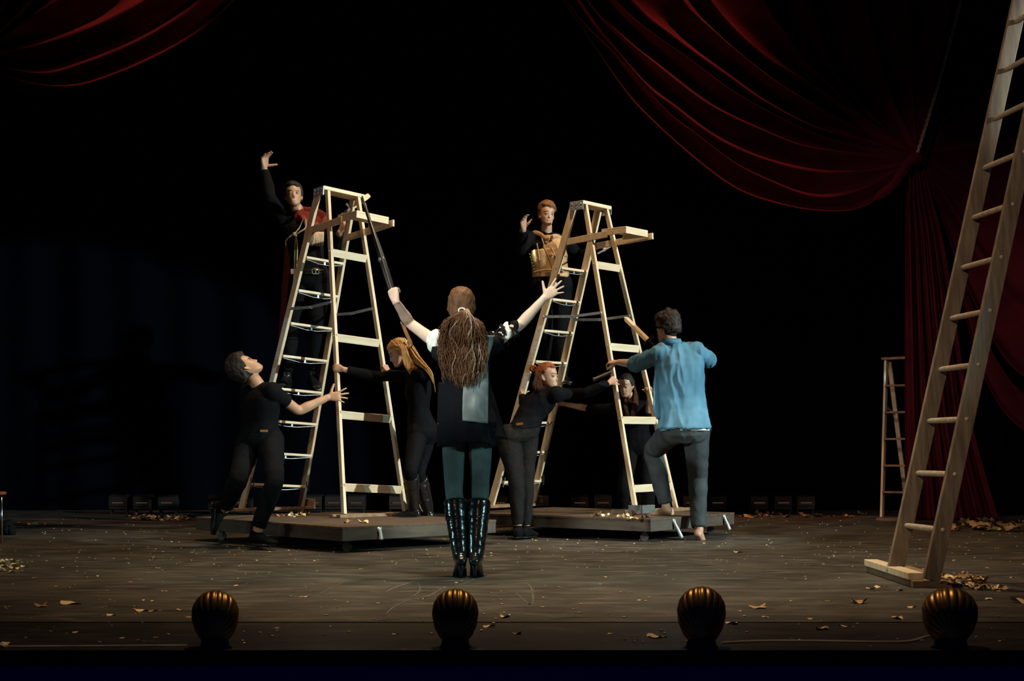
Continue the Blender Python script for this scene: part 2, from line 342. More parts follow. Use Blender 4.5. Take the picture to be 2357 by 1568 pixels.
# right-hand swag beyond the knot, running out of frame
K2 = (2113, 352)
g2 = [[(2460, 905), (2380, 880), (2320, 835), (2262, 740), (2205, 610), (2160, 480), (2128, 400), K2],
      [(2480, 760), (2400, 740), (2330, 690), (2265, 600), (2205, 500), (2150, 410), K2],
      [(2520, 560), (2430, 540), (2340, 500), (2260, 450), (2180, 395), K2],
      [(2560, 330), (2460, 330), (2350, 325), (2250, 330), (2180, 345), K2],
      [(2600, 60), (2480, 100), (2360, 150), (2260, 220), (2180, 295), K2],
      [(2520, -200), (2420, -60), (2320, 60), (2240, 170), (2170, 280), K2],
      [(2250, -200), (2225, -40), (2190, 100), (2155, 220), (2128, 300), K2]]
c2 = empty('draped_curtain', at(2357, 500, 15.5), 'nearly black maroon curtain sweeping out of frame behind the tall leaning ladder', 'curtain')
thick(swag(g2, 15.4, .22).build('swag', M['velvet'], c2))
g3 = [[(2460, 1030), (2380, 1003), (2320, 960), (2270, 880), (2235, 780), (2215, 690), (2200, 600)], [(2460, 940), (2390, 925), (2330, 880), (2280, 800), (2245, 720), (2220, 640), (2204, 560)]]
thick(swag(g3, 15.7, .15, n=40).build('lower_fold', M['velvet'], c2))
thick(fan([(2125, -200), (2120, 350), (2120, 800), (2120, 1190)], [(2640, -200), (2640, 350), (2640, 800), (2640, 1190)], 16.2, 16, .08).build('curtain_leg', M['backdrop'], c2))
# left swag
gl = [[(600, -60), (540, 0), (460, 72), (360, 130), (250, 177), (165, 199), (60, 190), (-40, 150), (-140, 80)],
      [(540, -60), (470, 0), (385, 58), (300, 103), (200, 143), (115, 168), (45, 163), (-20, 142), (-140, 70)],
      [(420, -60), (335, 0), (240, 50), (150, 85), (60, 112), (0, 126), (-60, 125), (-140, 60)],
      [(210, -60), (130, 0), (60, 46), (0, 88), (-60, 100), (-140, 50)],
      [(110, -60), (65, 0), (20, 50), (-30, 80), (-140, 40)],
      [(50, -60), (10, 0), (-30, 40), (-140, 20)],
      [(-40, -60), (-60, -20), (-140, 0)]]
cl = empty('draped_curtain', at(200, 60, 13.8), 'dark red swagged velvet curtain hanging into the upper left corner', 'curtain')
thick(swag(gl, 13.8, [.14, .3, .25, .18, .15, .1], n=60, gather=lambda v: 1).build('swag', M['velvet'], cl))
# rope holding the knot
mb = MB(); top = at(2222, -40, 15.0); bot = at(2112, 352, 14.9)
for k in range(2):
    pts = []
    for i in range(220):
        t = i / 219; p = top.lerp(bot, t) + V((0, 0, -.06 * math.sin(math.pi * t))); a = t * 95 + k * math.pi
        pts.append(p + V((math.cos(a) * .010, math.sin(a) * .010, 0)))
    mb.tube(pts, .0115, n=6, sub=1)
tag(mb.build('tieback_rope', M['rope']), 'thin twisted golden rope holding up the red curtain knot', 'rope')
# ------------------------------------------------------------------ upstage floor lamps
lamp0 = None
LAMPS = ['leftmost floor lamp of the three at the far left of the back stage', 'middle floor lamp of the three at the far left of the back stage', 'right floor lamp of the three at the far left of the back stage', 'dim floor lamp directly beyond the leaning man, left of the two', 'dim floor lamp beyond the leaning man and the left ladder foot, right of the two', 'floor lamp just right of the left ladder stop block, at the stage back', 'floor lamp seen through the lowest rungs of the left ladder, left one', 'floor lamp seen through the lowest rungs of the left ladder, right one', 'floor lamp behind the blonde woman, close to the ladder rail', "floor lamp just right of the blonde woman's boots at the stage back", 'floor lamp seen inside the left rail foot of the right stepladder', 'bright orange floor lamp between the right ladder legs, left of the pair', 'bright orange floor lamp between the right ladder legs, right of the pair', 'floor lamp behind the lowest rear rung of the right stepladder', "floor lamp just left of the barefoot man's standing leg", "floor lamp just right of the barefoot man's standing leg", 'leftmost of the three floor lamps far right on the back stage', 'middle of the three floor lamps far right on the back stage', 'rightmost of the three floor lamps far right on the back stage']
for i, x in enumerate((275, 330, 388, 503, 560, 723, 770, 821, 917, 970, 1149, 1334, 1387, 1455, 1591, 1650, 1745, 1800, 1852)):
    c = at(x, 1150, 16.6); c.z = 0
    if lamp0 is None:
        r0 = empty('floor_lamp', (0, 0, 0)); 
        a = MB(); prof = [(-.10, .10), (-.085, .215), (-.03, .235), (.07, .235), (.10, .20), (.10, .10)]
        a.loft([[V((sx, y, z)) for y, z in prof] for sx in (-.105, .105)])
        a.aabb(-.105, .105, -.08, .08, .06, .1); a.aabb(-.10, -.085, -.05, .05, 0, .1); a.aabb(.085, .10, -.05, .05, 0, .1)
        b_ = a.build('housing', M['lampbox'], r0, smooth=False, loc=1)
        gl_ = MB().aabb(-.068, .068, -.104, -.092, .13, .146).build('lens', M['glow'], r0, smooth=False, loc=1)
        lamp0 = r0; ch = [b_, gl_]; r = r0
    else:
        r = lamp0.copy(); COL.objects.link(r)
        for q in ch: cc = q.copy(); COL.objects.link(cc); cc.parent = r
    r.location = c
    tag(r, LAMPS[i], 'lamp', 'floor lamps along the back of the stage')
# ------------------------------------------------------------------ shell footlights
def shell(cx, topy, wpx, label, tilt):
    Y = 5.27; s = CF / Y; rw = wpx / 2 / s; zt = CZ - (topy - CH) / s; rt = empty('shell_footlight', ((cx - CX) / s, Y, 0), label, 'footlight')
    o_ = V(((cx - CX) / s, Y, 0)); mb = MB(); rows = []
    H_ = zt; cz = H_ * .60; rz = H_ - cz
    ax = V((math.sin(tilt), .75, -.25)).normalized(); nlon, nlat = 168, 40
    # pole axis from base/back pole P0 over the top towards the stage
    pole = V((math.sin(tilt) * .8, -.80, -.62)).normalized(); e1 = V((1, 0, 0)); e1 = (e1 - pole * e1.dot(pole)).normalized(); e2 = pole.cross(e1)
    for i in range(nlat + 1):
        th = .05 + 2.75 * i / nlat; row = []
        for j in range(nlon):
            ph = 2 * math.pi * j / nlon; d = pole * math.cos(th) + (e1 * math.cos(ph) + e2 * math.sin(ph)) * math.sin(th)
            rib = 1 + .06 * abs(math.cos(ph * 10)) ** .8 * math.sin(th) - .02
            z = cz + d.z * (rz if d.z > 0 else cz * .98); k = 1 if d.z > 0 else 1 - .35 * (-d.z) ** 1.5 * 0
            row.append(o_ + V((d.x * rw * rib * k, d.y * rw * .8 * rib * k, z if d.z < 0 else cz + d.z * rz * rib)))
        rows.append(row)
    mb.loft(rows); mb.build('shell_hood', M['brass'], rt)
    b = MB(); b.tube([o_ + V((0, 0, .0)), o_ + V((0, 0, .02)), o_ + V((0, 0, .07))], [rw * .72, rw * .62, rw * .5], n=20); b.build('base', M['darksteel'], rt)
shell(495.5, 1360, 104, 'leftmost ribbed brass shell footlight on the stage edge', .10)
shell(1048, 1356, 103, 'ribbed brass shell footlight on the edge below the woman in boots', .0)
shell(1614.5, 1351, 108, 'ribbed brass shell footlight on the stage edge, third from left', -.08)
shell(2186, 1353, 122, 'ribbed brass shell footlight on the stage edge nearest the tall leaning ladder', -.14)
mb = MB(); mb.tube([onfloor(-60, 1491), onfloor(150, 1490), onfloor(430, 1488)], .008, n=8); tag(mb.build('cable', M['tape']), 'thin pale cable along the stage edge left of the first shell footlight', 'cable')
mb = MB(); mb.tube([onfloor(1660, 1482), onfloor(1750, 1478), onfloor(1880, 1478), onfloor(2000, 1480), onfloor(2090, 1479), onfloor(2130, 1468), onfloor(2150, 1466)], .009, n=8); tag(mb.build('cable', M['tape']), 'pale cable along the stage edge between the two right shell footlights', 'cable')
# ------------------------------------------------------------------ wheeled platforms
def frame(o, a1, a2):     # local frame: x along a2 (to the right in view), y along a1 (away to the left)
    a1 = V((*a1, 0)).normalized(); a2 = V((*a2, 0)).normalized()
    return lambda x, y, z: V((o[0], o[1], 0)) + a2 * x + a1 * y + V((0, 0, z))
def platform(name, o, a1, a2, L1, L2, label, hooks):
    F = frame(o, a1, a2); t = .2; b = .092; r = empty(name, F(L2 / 2, L1 / 2, 0), label, 'platform')
    a = F(1, 0, 0) - F(0, 0, 0); c = F(0, 1, 0) - F(0, 0, 0)
    def bx(x0, x1, y0, y1, z0, z1, nm, m, bev=.003):
        mb = MB().box(F((x0 + x1) / 2, (y0 + y1) / 2, (z0 + z1) / 2), a * (x1 - x0) / 2, c * (y1 - y0) / 2, V((0, 0, (z1 - z0) / 2)))
        return mb.build(nm, M[m], r, smooth=False, bevel=bev)
    mb = MB(); n = 5
    for i in range(n):
        y0 = L1 * i / n; y1 = L1 * (i + 1) / n - .004
        mb.box(F(L2 / 2, (y0 + y1) / 2, t - .009), a * (L2 / 2 + .006), c * (y1 - y0) / 2, V((0, 0, .009)))
    mb.build('deck', M['plat_top'], r, smooth=False, bevel=.002)
    k = .04
    bx(0, k, 0, L1, b, t - .018, 'side_board', 'plat_side'); bx(L2 - k, L2, 0, L1, b, t - .018, 'side_board', 'plat_side')
    bx(k, L2 - k, 0, k, b, t - .018, 'side_board', 'plat_side'); bx(k, L2 - k, L1 - k, L1, b, t - .018, 'side_board', 'plat_side')
    for x in (.16, L2 - .16):
        for y in (.16, L1 - .16):
            mb = MB(); p = F(x, y, .036); ax_ = (a * .8 + c * .6).normalized(); 
            mb.tube([p - ax_ * .014, p + ax_ * .014], .036, n=20, sub=1); mb.box(F(x, y, .084), a * .04, c * .04, V((0, 0, .005)))
            for s_ in (-1, 1): mb.box(F(x, y, .058) + ax_ * .019 * s_, ax_ * .002, ax_.cross(V((0, 0, 1))) * .018, V((0, 0, .026)))
            mb.build('caster', M['darksteel'], r, smooth=False)
    for (px, L, lean) in hooks:      # coffin-lock pin / bolt hanging on the right-hand board
        p = F(px * L2, -.006, .15)
        mb = MB(); mb.tube([p + V((0, 0, .025)), p + V((0, 0, -.01)) - c * .012, p + V((lean * .5, 0, -L * .5)) - c * .016, p + V((lean, 0, -L)) - c * .02], [.013, .014, .016, .019], n=10)
        mb.box(p + V((0, 0, .02)), a * .02, c * .004, V((0, 0, .016)))
        mb.build('bolt_handle', M['steel'], r)
    return r, F, a, c
PL, FL, aL, cL = platform('wheeled_platform', (-1.27, 10.10), (-.685, .728), (.728, .685), 2.14, 1.56, 'low wheeled timber platform carrying the left stepladder, leaning man at its side', [(.22, .06, 0)])
PR, FR, aR, cR = platform('wheeled_platform', (1.165, 11.31), (-.80, .60), (.60, .80), 2.06, 1.50, 'low wheeled timber platform carrying the right stepladder, dry leaves on its edge', [(.25, .13, .05), (.86, .10, .03)])
# ------------------------------------------------------------------ stepladders
LAB = []
def stepladder(pos, yaw, tx, ty, kf, kr, label, seed):
    u = V((math.cos(yaw), math.sin(yaw), 0)); w_ = V((tx, ty, 1)).normalized(); v_ = w_.cross(u).normalized(); u = v_.cross(w_)
    Mx = Matrix((u, v_, w_)).transposed().to_4x4(); Mx.translation = V(pos)
    r = bpy.data.objects.new('stepladder', None); COL.objects.link(r); r.matrix_world = Mx; tag(r, label, 'ladder')
    ZT = 2.976; wf = lambda z: .192 + .0463 * (ZT - z); wr = lambda z: .166 + .0558 * (ZT - z)
    yf = lambda z: .045 + kf * (ZT - z); yr = lambda z: -.045 - kr * (ZT - z)
    def part(mb, nm, m, smooth=False, bev=.003, par=None):
        o = mb.build(nm, M[m], par or r, smooth=smooth, loc=1, bevel=bev); return o
    zt = ZT - .03
    for s_ in (-1, 1):
        a, b = V((s_ * wf(0), yf(0) + .02, 0)), V((s_ * wf(zt), yf(zt), zt)); part(MB().beam(a, b, .028, .078, (1, 0, 0)), 'front_rail', 'wood')
        a, b = V((s_ * wr(0), yr(0), 0)), V((s_ * wr(zt), yr(zt) - .005, zt)); part(MB().beam(a, b, .030, .044, (1, 0, 0)), 'rear_rail', 'wood')
        # metal shoe of the front rail
        mb = MB(); p = V((s_ * (wf(.32) - .03), yf(.32) - .035, .30)); mb.beam(p, p + V((s_ * .035, -.0, -.10)), .012, .004, (0, 1, 0)); mb.beam(p + V((s_ * .035, 0, -.10)), p + V((s_ * .045, 0, .02)), .012, .004, (0, 1, 0))
        part(mb, 'step_brace', 'darksteel')
    # cap board with metal end brackets
    mb = MB().aabb(-.225, .225, -.085, .085, ZT - .035, ZT); cap = part(mb, 'top_cap', 'wood_h', bev=.004)
    for s_ in (-1, 1):
        mb = MB(); mb.aabb(s_ * .227 - .004, s_ * .227 + .004, -.08, .08, ZT - .085, ZT - .004)
        for y in (-.055, 0, .055):
            mb.ell((s_ * .232, y, ZT - .03), (.006, 0, 0), (0, .009, 0), (0, 0, .009), 10, 6)
            mb.ell((s_ * .232, y, ZT - .062), (.006, 0, 0), (0, .006, 0), (0, 0, .006), 8, 6)
        part(mb, 'cap_bracket', 'steel', par=cap, bev=0)
    for i in range(8):      # treads, each with its truss rod
        z = .261 + i * .3005; W = wf(z) - .014; y = yf(z)
        st = part(MB().aabb(-W, W, y - .045, y + .045, z - .024, z), 'step', 'wood_h')
        mb = MB()
        for q in (-.03,):
            mb.tube([(-W + .01, y + q, z - .03), (-.06, y + q, z - .052), (.06, y + q, z - .052), (W - .01, y + q, z - .03)], .0035, n=6, sub=1)
        mb.aabb(-.009, .009, y - .034, y - .026, z - .053, z - .024)
        part(mb, 'truss_rod', 'steel', par=st, bev=0)
    for z in (.266, .901, 1.5945, 2.3846):
        W = wr(z) + .004; part(MB().beam((-W, yr(z) - .018, z - .034), (W, yr(z) - .018, z - .034), .070, .02, (0, -(kr), 1)), 'rear_rung', 'wood_h')
    # folding pail shelf
    zs = 2.63
    sh = MB().aabb(-.19, .165, -.56, -.27, zs + .035, zs + .055); sh.aabb(-.19, .165, -.56, -.54, zs - .01, zs + .035)
    sh.aabb(-.19, -.172, -.54, -.27, zs - .01, zs + .035); sh.aabb(.147, .165, -.54, -.27, zs - .01, zs + .035); sf = part(sh, 'pail_shelf', 'wood_h')
    for s_, e in ((-1, -.34), (1, -.60)):
        part(MB().beam((s_ * .208, yf(zs) + .02, zs - .035), (s_ * .19, e, zs), .02, .062, (1, 0, 0)), 'shelf_arm', 'wood')
    # spreader bars
    for s_ in (-1, 1):
        z = 1.885; xf, xr = s_ * (wf(z) + (.012 if s_ < 0 else -.03)), s_ * (wr(z) + (.02 if s_ < 0 else -.02)); a, c_ = V((xf, yf(z) - .01, z)), V((xr, yr(z) + .0, z + .0)); m_ = (a + c_) / 2 + V((0, 0, -.018))
        mb = MB(); mb.beam(a, m_ + (c_ - a) * .04, .005, .026, (1, 0, 0)); mb.beam(m_ - (c_ - a) * .04, c_, .005, .026, (1, 0, 0))
        for p in (a, m_, c_): mb.ell(p + V((-.006 if s_ < 0 else .006, 0, 0)), (.007, 0, 0), (0, .008, 0), (0, 0, .008), 8, 6)
        part(mb, 'spreader_bar', 'steel', bev=0)
    # printed paper labels on the outside of the left front rail
    def rail(z, off): return V((-wf(z) - .0148, yf(z) + off, z))
    for (z0, z1) in ((1.42, 1.80), (1.06, 1.34)):
        lb_ = MB().loft([[rail(z, -.030), rail(z, .034), rail(z, .034) + V((.001, 0, 0)), rail(z, -.030) + V((.001, 0, 0))] for z in (z0, z1)]); nf = len(lb_.f)
        z = z0 + .02; rnd = random.Random(seed + int(z0 * 10))
        while z < z1 - .02:      # printed lines, same mesh, second material
            wd = rnd.choice((.001, .001, .0018)); e = .028 if rnd.random() < .6 else rnd.uniform(-.01, .02)
            lb_.loft([[rail(q, -.027) - V((.0004, 0, 0)), rail(q, e) - V((.0004, 0, 0)), rail(q, e), rail(q, -.027)] for q in (z, z + wd)]); z += rnd.uniform(.012, .05)
        lb = part(lb_, 'paper_label', 'paper', bev=0); lb.data.materials.append(M['ink'])
        for p in lb.data.polygons:
            if p.index >= nf: p.material_index = 1
    for i in range(8):       # bolts on the outer faces
        z = .25 + i * .3005; part(MB().ell((-wf(z) - .015, yf(z), z), (.005, 0, 0), (0, .006, 0), (0, 0, .006), 8, 5), 'bolt', 'steel', bev=0)
    for z in (.24, .88, 1.57, 2.36): part(MB().ell((-wr(z) - .016, yr(z), z), (.005, 0, 0), (0, .007, 0), (0, 0, .007), 8, 5), 'bolt', 'steel', bev=0)
    r['lp'] = 1
    return r, (lambda x, y, z: Mx @ V((x, y, z))), wf, wr, yf, yr
YAWL = 3.14159 - 2.4082; YAWR = 3.14159 - 2.2793
SL = stepladder((-1.694, 12.318, .201), YAWL, .033, .045, .297, .237, 'tall pale wooden stepladder on the left platform, man in red scarf behind it', 3)
SR = stepladder((.765, 13.155, .201), YAWR, .001, -.014, .318, .248, 'tall pale wooden stepladder on the right platform, man in tan armour behind it', 5)
# planks and blocks that hold the ladder feet, screwed to the decks
def chock(lad, side, plat, extra, mcol='plank'):
    r, X, wf, wr, yf, yr = lad; W = wf(0) if side == 'f' else wr(0); y = yf(0) + .01 if side == 'f' else yr(0)
    c0, c1 = X(-W, y, 0), X(W, y, 0); c0.z = c1.z = .201; d = (c1 - c0).normalized(); n_ = V((-d.y, d.x, 0))
    h = .028; s0, s1 = extra
    mb = MB().box((c0 + c1) / 2 + d * (s1 - s0) / 2 - n_ * .055 + V((0, 0, h / 2 + .0)), d * ((c1 - c0).length / 2 + (s0 + s1) / 2), n_ * .030, V((0, 0, h / 2)))
    mb.box((c0 + c1) / 2 + d * (s1 - s0) / 2 + n_ * .055 + V((0, 0, h / 2)), d * ((c1 - c0).length / 2 + (s0 + s1) / 2), n_ * .030, V((0, 0, h / 2)))
    o = mb.build('foot_cleat', M[mcol], plat, smooth=False, bevel=.003)
    return c0, c1, d, n_
def block(c, d, n_, sx, sy, h, plat, m='plank'):
    MB().box(c + V((0, 0, .201 + h / 2 - c.z)), d * sx, n_ * sy, V((0, 0, h / 2))).build('stop_block', M[m], plat, smooth=False, bevel=.003)
c0, c1, d, n_ = chock(SL, 'r', PL, (.10, .10)); block(c1 + d * .11, d, n_, .045, .09, .10, PL)
c0, c1, d, n_ = chock(SL, 'f', PL, (.12, .12)); block(c1 + d * .08, d, n_, .04, .08, .10, PL)
c0, c1, d, n_ = chock(SR, 'r', PR, (.06, .16)); block(c0 - n_ * .10 + d * .03, d, n_, .10, .02, .075, PR, 'greyblock'); block(c0 - n_ * .04 - d * .08, n_, d, .06, .02, .075, PR, 'greyblock')
c0, c1, d, n_ = chock(SR, 'f', PR, (.10, .10)); block(c1 + d * .10, d, n_, .05, .09, .10, PR)
# ------------------------------------------------------------------ tall leaning ladder at the right
r = empty('tall_ladder', (2.4, 7.85, .04), 'tall brown wooden rung ladder leaning out of the top right corner', 'ladder')
C0, UP, WV = V((2.389, 7.83, .324)), V((.255, .12, 1)), V((.074, -.46, 0))
DV = UP.cross(WV).normalized()
for s_ in (-1, 1):
    a = C0 + UP * (-.284) + WV * s_ * .5; b = C0 + UP * 4.7 + WV * s_ * .5; a.z = .041
    MB().beam(a, b, .100, .026, DV).build('rail', M['oldwood'], r, smooth=False, bevel=.003)

for i in range(15):
    c = C0 + UP * .313 * i; u = WV.normalized(); h = WV.length / 2
    mb = MB(); mb.tube([c - u * (h - .013), c - u * h * .8, c, c + u * h * .8, c + u * (h - .013)], [.0125, .0165, .0175, .0165, .0125], n=14, sub=2)
    for q in (-1, 1): mb.ell(c + u * (h + .013) * q, u * .006, UP.normalized() * .013, DV * .013, 10, 6)
    mb.build('rung', M['rungwood'], r)

b = empty('ladder_base', (2.38, 8.0, 0), 'two stacked pale boards screwed down at the foot of the tall leaning ladder', 'board')
MB().aabb(2.25, 2.53, 7.56, 8.55, 0, .040).build('lower_board', M['plank'], b, smooth=False, bevel=.004)
MB().aabb(2.235, 2.322, 7.60, 8.55, .041, .082).build('upper_board', M['wood'], b, smooth=False, bevel=.004)
# ------------------------------------------------------------------ small stepladder far back
def small_ladder():
    Y = 15.75; r = empty('stepladder', (4.52, Y, 0), 'small worn stepladder standing far back beside the red curtain edge', 'ladder')
    yaw = R(-35); u = V((math.cos(yaw), math.sin(yaw), 0)); v_ = V((-math.sin(yaw), math.cos(yaw), 0)); o = V((4.535, Y, 0)); Z = 1.87
    X = lambda x, y, z: o + u * x + v_ * y + V((0, 0, z)); wf = lambda z: .15 + .035 * (Z - z); yf = lambda z: -.03 + .02 * (Z - z)
    for s_ in (-1, 1):
        MB().beam(X(s_ * wf(0), yf(0), 0), X(s_ * wf(Z), yf(Z), Z - .03), .025, .075, u).build('front_rail', M['wood'], r, smooth=False)
        MB().beam(X(s_ * wf(0), .03 + .48 * Z, 0), X(s_ * .14, .04, Z - .04), .05, .025, u).build('rear_leg', M['wood'], r, smooth=False)
        mb = MB(); mb.beam(X(s_ * wf(1.3), yf(1.3), 1.30), X(s_ * wf(1.3) * .95, .10 + .2, 1.22), .005, .03, u); mb.build('spreader_bar', M['steel'], r, smooth=False)
    MB().box(X(0, .0, Z - .014), u * .19, v_ * .09, V((0, 0, .014))).build('top_cap', M['plank'], r, smooth=False)
    for i in range(5):
        z = .29 + .312 * i; MB().box(X(0, yf(z), z), u * (wf(z) - .01), v_ * .05, V((0, 0, .011))).build('step', M['plank'], r, smooth=False)
small_ladder()
mb = MB(); p = onfloor(2052, 1198); mb.box(p + V((0, 0, .012)), (.13, .02, 0), (-.02, .10, 0), (0, 0, .012)); tag(mb.build('board', M['plank'], smooth=False), 'small pale board lying at the foot of the far small stepladder', 'board')
# ------------------------------------------------------------------ stool at the left frame edge
def stool():
    c = onfloor(-34, 1250); r = empty('stool', c, 'low stool with red-brown seat and chrome legs cut off by left frame edge', 'stool')
    zs = .425; mb = MB(); mb.tube([c + V((0, 0, zs - .02)), c + V((0, 0, zs + .003))], .165, n=32, sub=1); mb.build('seat', M['redwood'], r, smooth=False, bevel=.004)
    for a in (0, 90, 180, 270):
        d = V((math.cos(R(a - 8)), math.sin(R(a - 8)), 0)); mb = MB(); mb.tube([c + d * .145 + V((0, 0, zs - .02)), c + d * .15 + V((0, 0, .0))], .010, n=10, sub=2); mb.build('leg', M['chrome'], r)
    mb = MB(); mb.tube([c + V((math.cos(R(a)) * .147, math.sin(R(a)) * .147, .20)) for a in range(0, 361, 15)], .006, n=8, sub=1, cap=False); mb.build('ring_brace', M['chrome'], r)
stool()
mb = MB(); p = onfloor(12, 1232)
for (x, y, z, a) in ((-.03, .05, .05, .07), (.02, .02, .045, .06), (.055, .0, .02, .04), (0, .06, .10, .045)): mb.ell(p + V((x, y, z)), (a, 0, .01), (0, a, 0), (0, 0, a * .8))
tag(mb.build('crumpled_cloth', M['black'], remesh=.01, wr=(.012, 20, 4)), 'black crumpled cloth on the floor beside the stool leg at the left edge', 'cloth')
# ------------------------------------------------------------------ dry leaves
def leaf_mesh(k, seed):
    rnd = random.Random(seed); n = 22; vs = []; fs = []; lob = (5, 3, 1, 5, 7, 2)[k % 6]; asp = (1, .6, .42, .8, .9, .35)[k % 6]
    curl = rnd.uniform(.25, .6); ring = []
    for q, f in ((0, 0), (1, .5), (2, 1)):
        for j in range(n):
            a = 2 * math.pi * j / n; rr = (1 - .38 * (math.cos(a * lob / 1 * .5) ** 2 if lob > 2 else .2 * abs(math.sin(a))) * (1 if lob > 2 else .5)) * f + (rnd.uniform(-.07, .07) if q else 0) * f
            x, y = rr * math.cos(a), rr * math.sin(a) * asp; z = curl * (rr ** 2) * (.5 + .5 * math.cos(2 * a + k)) * .9 + .18 * f * math.sin(3 * a + k) + .25
            vs.append((x, y, z))
    for q in range(2):
        for j in range(n): fs.append((q * n + j, q * n + (j + 1) % n, (q + 1) * n + (j + 1) % n, (q + 1) * n + j))
    zmin = min(v[2] for v in vs); vs = [(x, y, z - zmin + .02) for x, y, z in vs]
    b = len(vs); vs += [(x, y, z - .05) for x, y, z in vs]; fs2 = [tuple(i + b for i in f[::-1]) for f in fs]
    me = bpy.data.meshes.new('dry_leaf'); me.from_pydata(vs, [], fs + fs2); me.update()
    for p in me.polygons: p.use_smooth = True
    return me
LM = []
for k in range(9):
    me = leaf_mesh(k, 40 + k); me.materials.append(M[('leaf', 'leaf2', 'leaf2', 'leaf', 'leaf3', 'leaf2', 'leaf', 'leaf2', 'leaf3')[k]]); LM.append(me)
nleaf = [0]
def leaf(p, size, label, group=None, k=None, flat=.55):
    k = random.choice((0, 1, 2, 3, 5, 6, 7, 7, 2)) if k is None else k
    o = bpy.data.objects.new('dry_leaf', LM[k]); COL.objects.link(o); o.location = p
    o.rotation_euler = (random.uniform(-.2, .2) * flat, random.uniform(-.2, .2) * flat, random.uniform(0, 6.28)); o.scale = (size, size, size * random.uniform(.5, 1) * flat)
    tag(o, label, 'leaf', group); nleaf[0] += 1; return o
BIG = [(95, 1397, .034, 'orange-brown dry leaf on the floor at the far left'), (160, 1391, .062, 'large pale curled dry leaf left of the first shell footlight'), (325, 1407, .040, 'brown cupped dry leaf just left of the first shell footlight'),
       (350, 1408, .030, 'small white leaf scrap beside the brown cupped leaf'), (254, 1417, .026, 'yellow dry leaf between the first shell and the large pale leaf'), (10, 1489, .040, 'brown dry leaf at the bottom left stage edge'),
       (1164, 1421, .045, 'pale dry leaf right of the second shell footlight'), (1124, 1444, .032, 'flat tan leaf scrap below the pale leaf by the second shell'), (1192, 1460, .024, 'tiny tan leaf scrap nearest the stage edge by the second shell'),
       (1698, 1273, .040, 'orange dry leaf on open floor right of the barefoot man'), (1745, 1400, .048, 'curled golden leaf right of the third shell footlight'), (1686, 1437, .034, 'reddish dry leaf close to the third shell footlight'),
       (1506, 1468, .042, 'upright brown leaf left of the third shell footlight'), (1977, 1389, .046, 'pale broken leaf between the third and fourth shells'), (1893, 1450, .034, 'flat pale leaf near the stage edge between the third and fourth shells'),
       (2067, 1424, .048, 'thin grey curled leaf left of the fourth shell footlight'), (2097, 1399, .028, 'small golden leaf just left of the fourth shell footlight'), (2350, 1388, .055, 'golden leaf cut off at the right edge of the floor'),
       (2277, 1380, .030, 'small tan leaf right of the fourth shell footlight'), (2002, 1356, .028, 'tan leaf scrap in front of the tall ladder base'), (2018, 1353, .032, 'curled pale leaf in front of the tall ladder base'), (2071, 1360, .028, 'pale flat leaf touching the tall ladder base'),
       (75, 1209, .055, 'curled leaf standing on the floor near the back left'), (225, 1327, .020, 'bright tiny leaf chip on the left floor')]
for x, y, sz, lb in BIG: leaf(onfloor(x, y), sz, lb, None, None, .9)
CHP = [(20,1299),(52,1294),(64,1295),(14,1305),(46,1315),(20,1320),(22,1397),(12,1397),(147,1307),(178,1315),(186,1267),(225,1224),(268,1229),(332,1223),(346,1224),(358,1223),(384,1224),(363,1265),(356,1271),(353,1283),(407,1281),(378,1313),(364,1308),(592,1291),(549,1331),(543,1348),(489,1334),(330,1382),(350,1385),(313,1396),(242,1398),(317,1411),(371,1406),(378,1361),(359,1468),(283,1469),(435,1421),(412,1404),(175,1456),(60,1468),(740,1398),(707,1374),(693,1374),(788,1406),(872,1389),(977,1379),(666,1300),(756,1300),(724,1291),(947,1278),(982,1276),(980,1260),(1014,1260),(1183,1275),(1211,1272),(1131,1274),(1242,1263),(1050,1342),(1133,1280),(1243,1264),(1302,1288),(1500,1250),(1527,1255),(1552,1250),(1430,1262),(1875,1277),(1800,1281),(2191,1274),(2195,1290),(2098,1237),(1760,1420),(1762,1421),(1866,1425),(1822,1383),(1905,1384),(1940,1442),(1966,1443),(1475,1382),(1703,1407),(1524,1467),(1407,1460),(562,1480),(908,1460),(760,1442),(636,1446),(640,1452),(1600,1240),(1850,1300),(1930,1330),(1330,1306),(1395,1330),(1290,1352),(830,1310),(560,1300),(300,1340),(250,1360),(130,1350),(80,1330),(1960,1262),(2240,1300),(2300,1262),(2330,1330),(2040,1350),(30,1345)]
for x, y in CHP: leaf(onfloor(x, y), random.uniform(.010, .022), 'tiny pale dry leaf chip lying loose on the dark stage floor', 'loose leaf chips scattered over the stage floor', None, .4)
def pile(n, x0, x1, y0, y1, s0, s1, h, label, group, ks=None, z=0, F=None):
    for i in range(n):
        x = random.uniform(x0, x1); y = random.uniform(y0, y1); p = onfloor(x, y, z); p.z = z + random.uniform(0, h) * (1 - abs((x - x0) / (x1 - x0) - .5))
        leaf(p, random.uniform(s0, s1), label, group, random.choice(ks) if ks else None, 1.2)
pile(46, 2188, 2400, 1205, 1226, .05, .10, .05, 'brown dry leaf in the drift behind the tall ladder at right', 'leaf drift at the foot of the dark curtain', (0, 3, 6, 0, 4, 1))
pile(38, 2168, 2262, 1336, 1356, .022, .048, .06, 'golden dry leaf in the heap beside the tall ladder foot', 'leaf heap at the tall ladder foot', (0, 1, 2, 6, 7, 3))
pile(12, 2240, 2320, 1346, 1360, .016, .034, .01, 'golden dry leaf in the heap beside the tall ladder foot', 'leaf heap at the tall ladder foot', (0, 1, 2, 6))
pile(30, 300, 440, 1189, 1199, .035, .07, .0, 'dull dry leaf in the row beyond the left platform corner', 'leaf row behind the left platform', (0, 3, 4, 8))
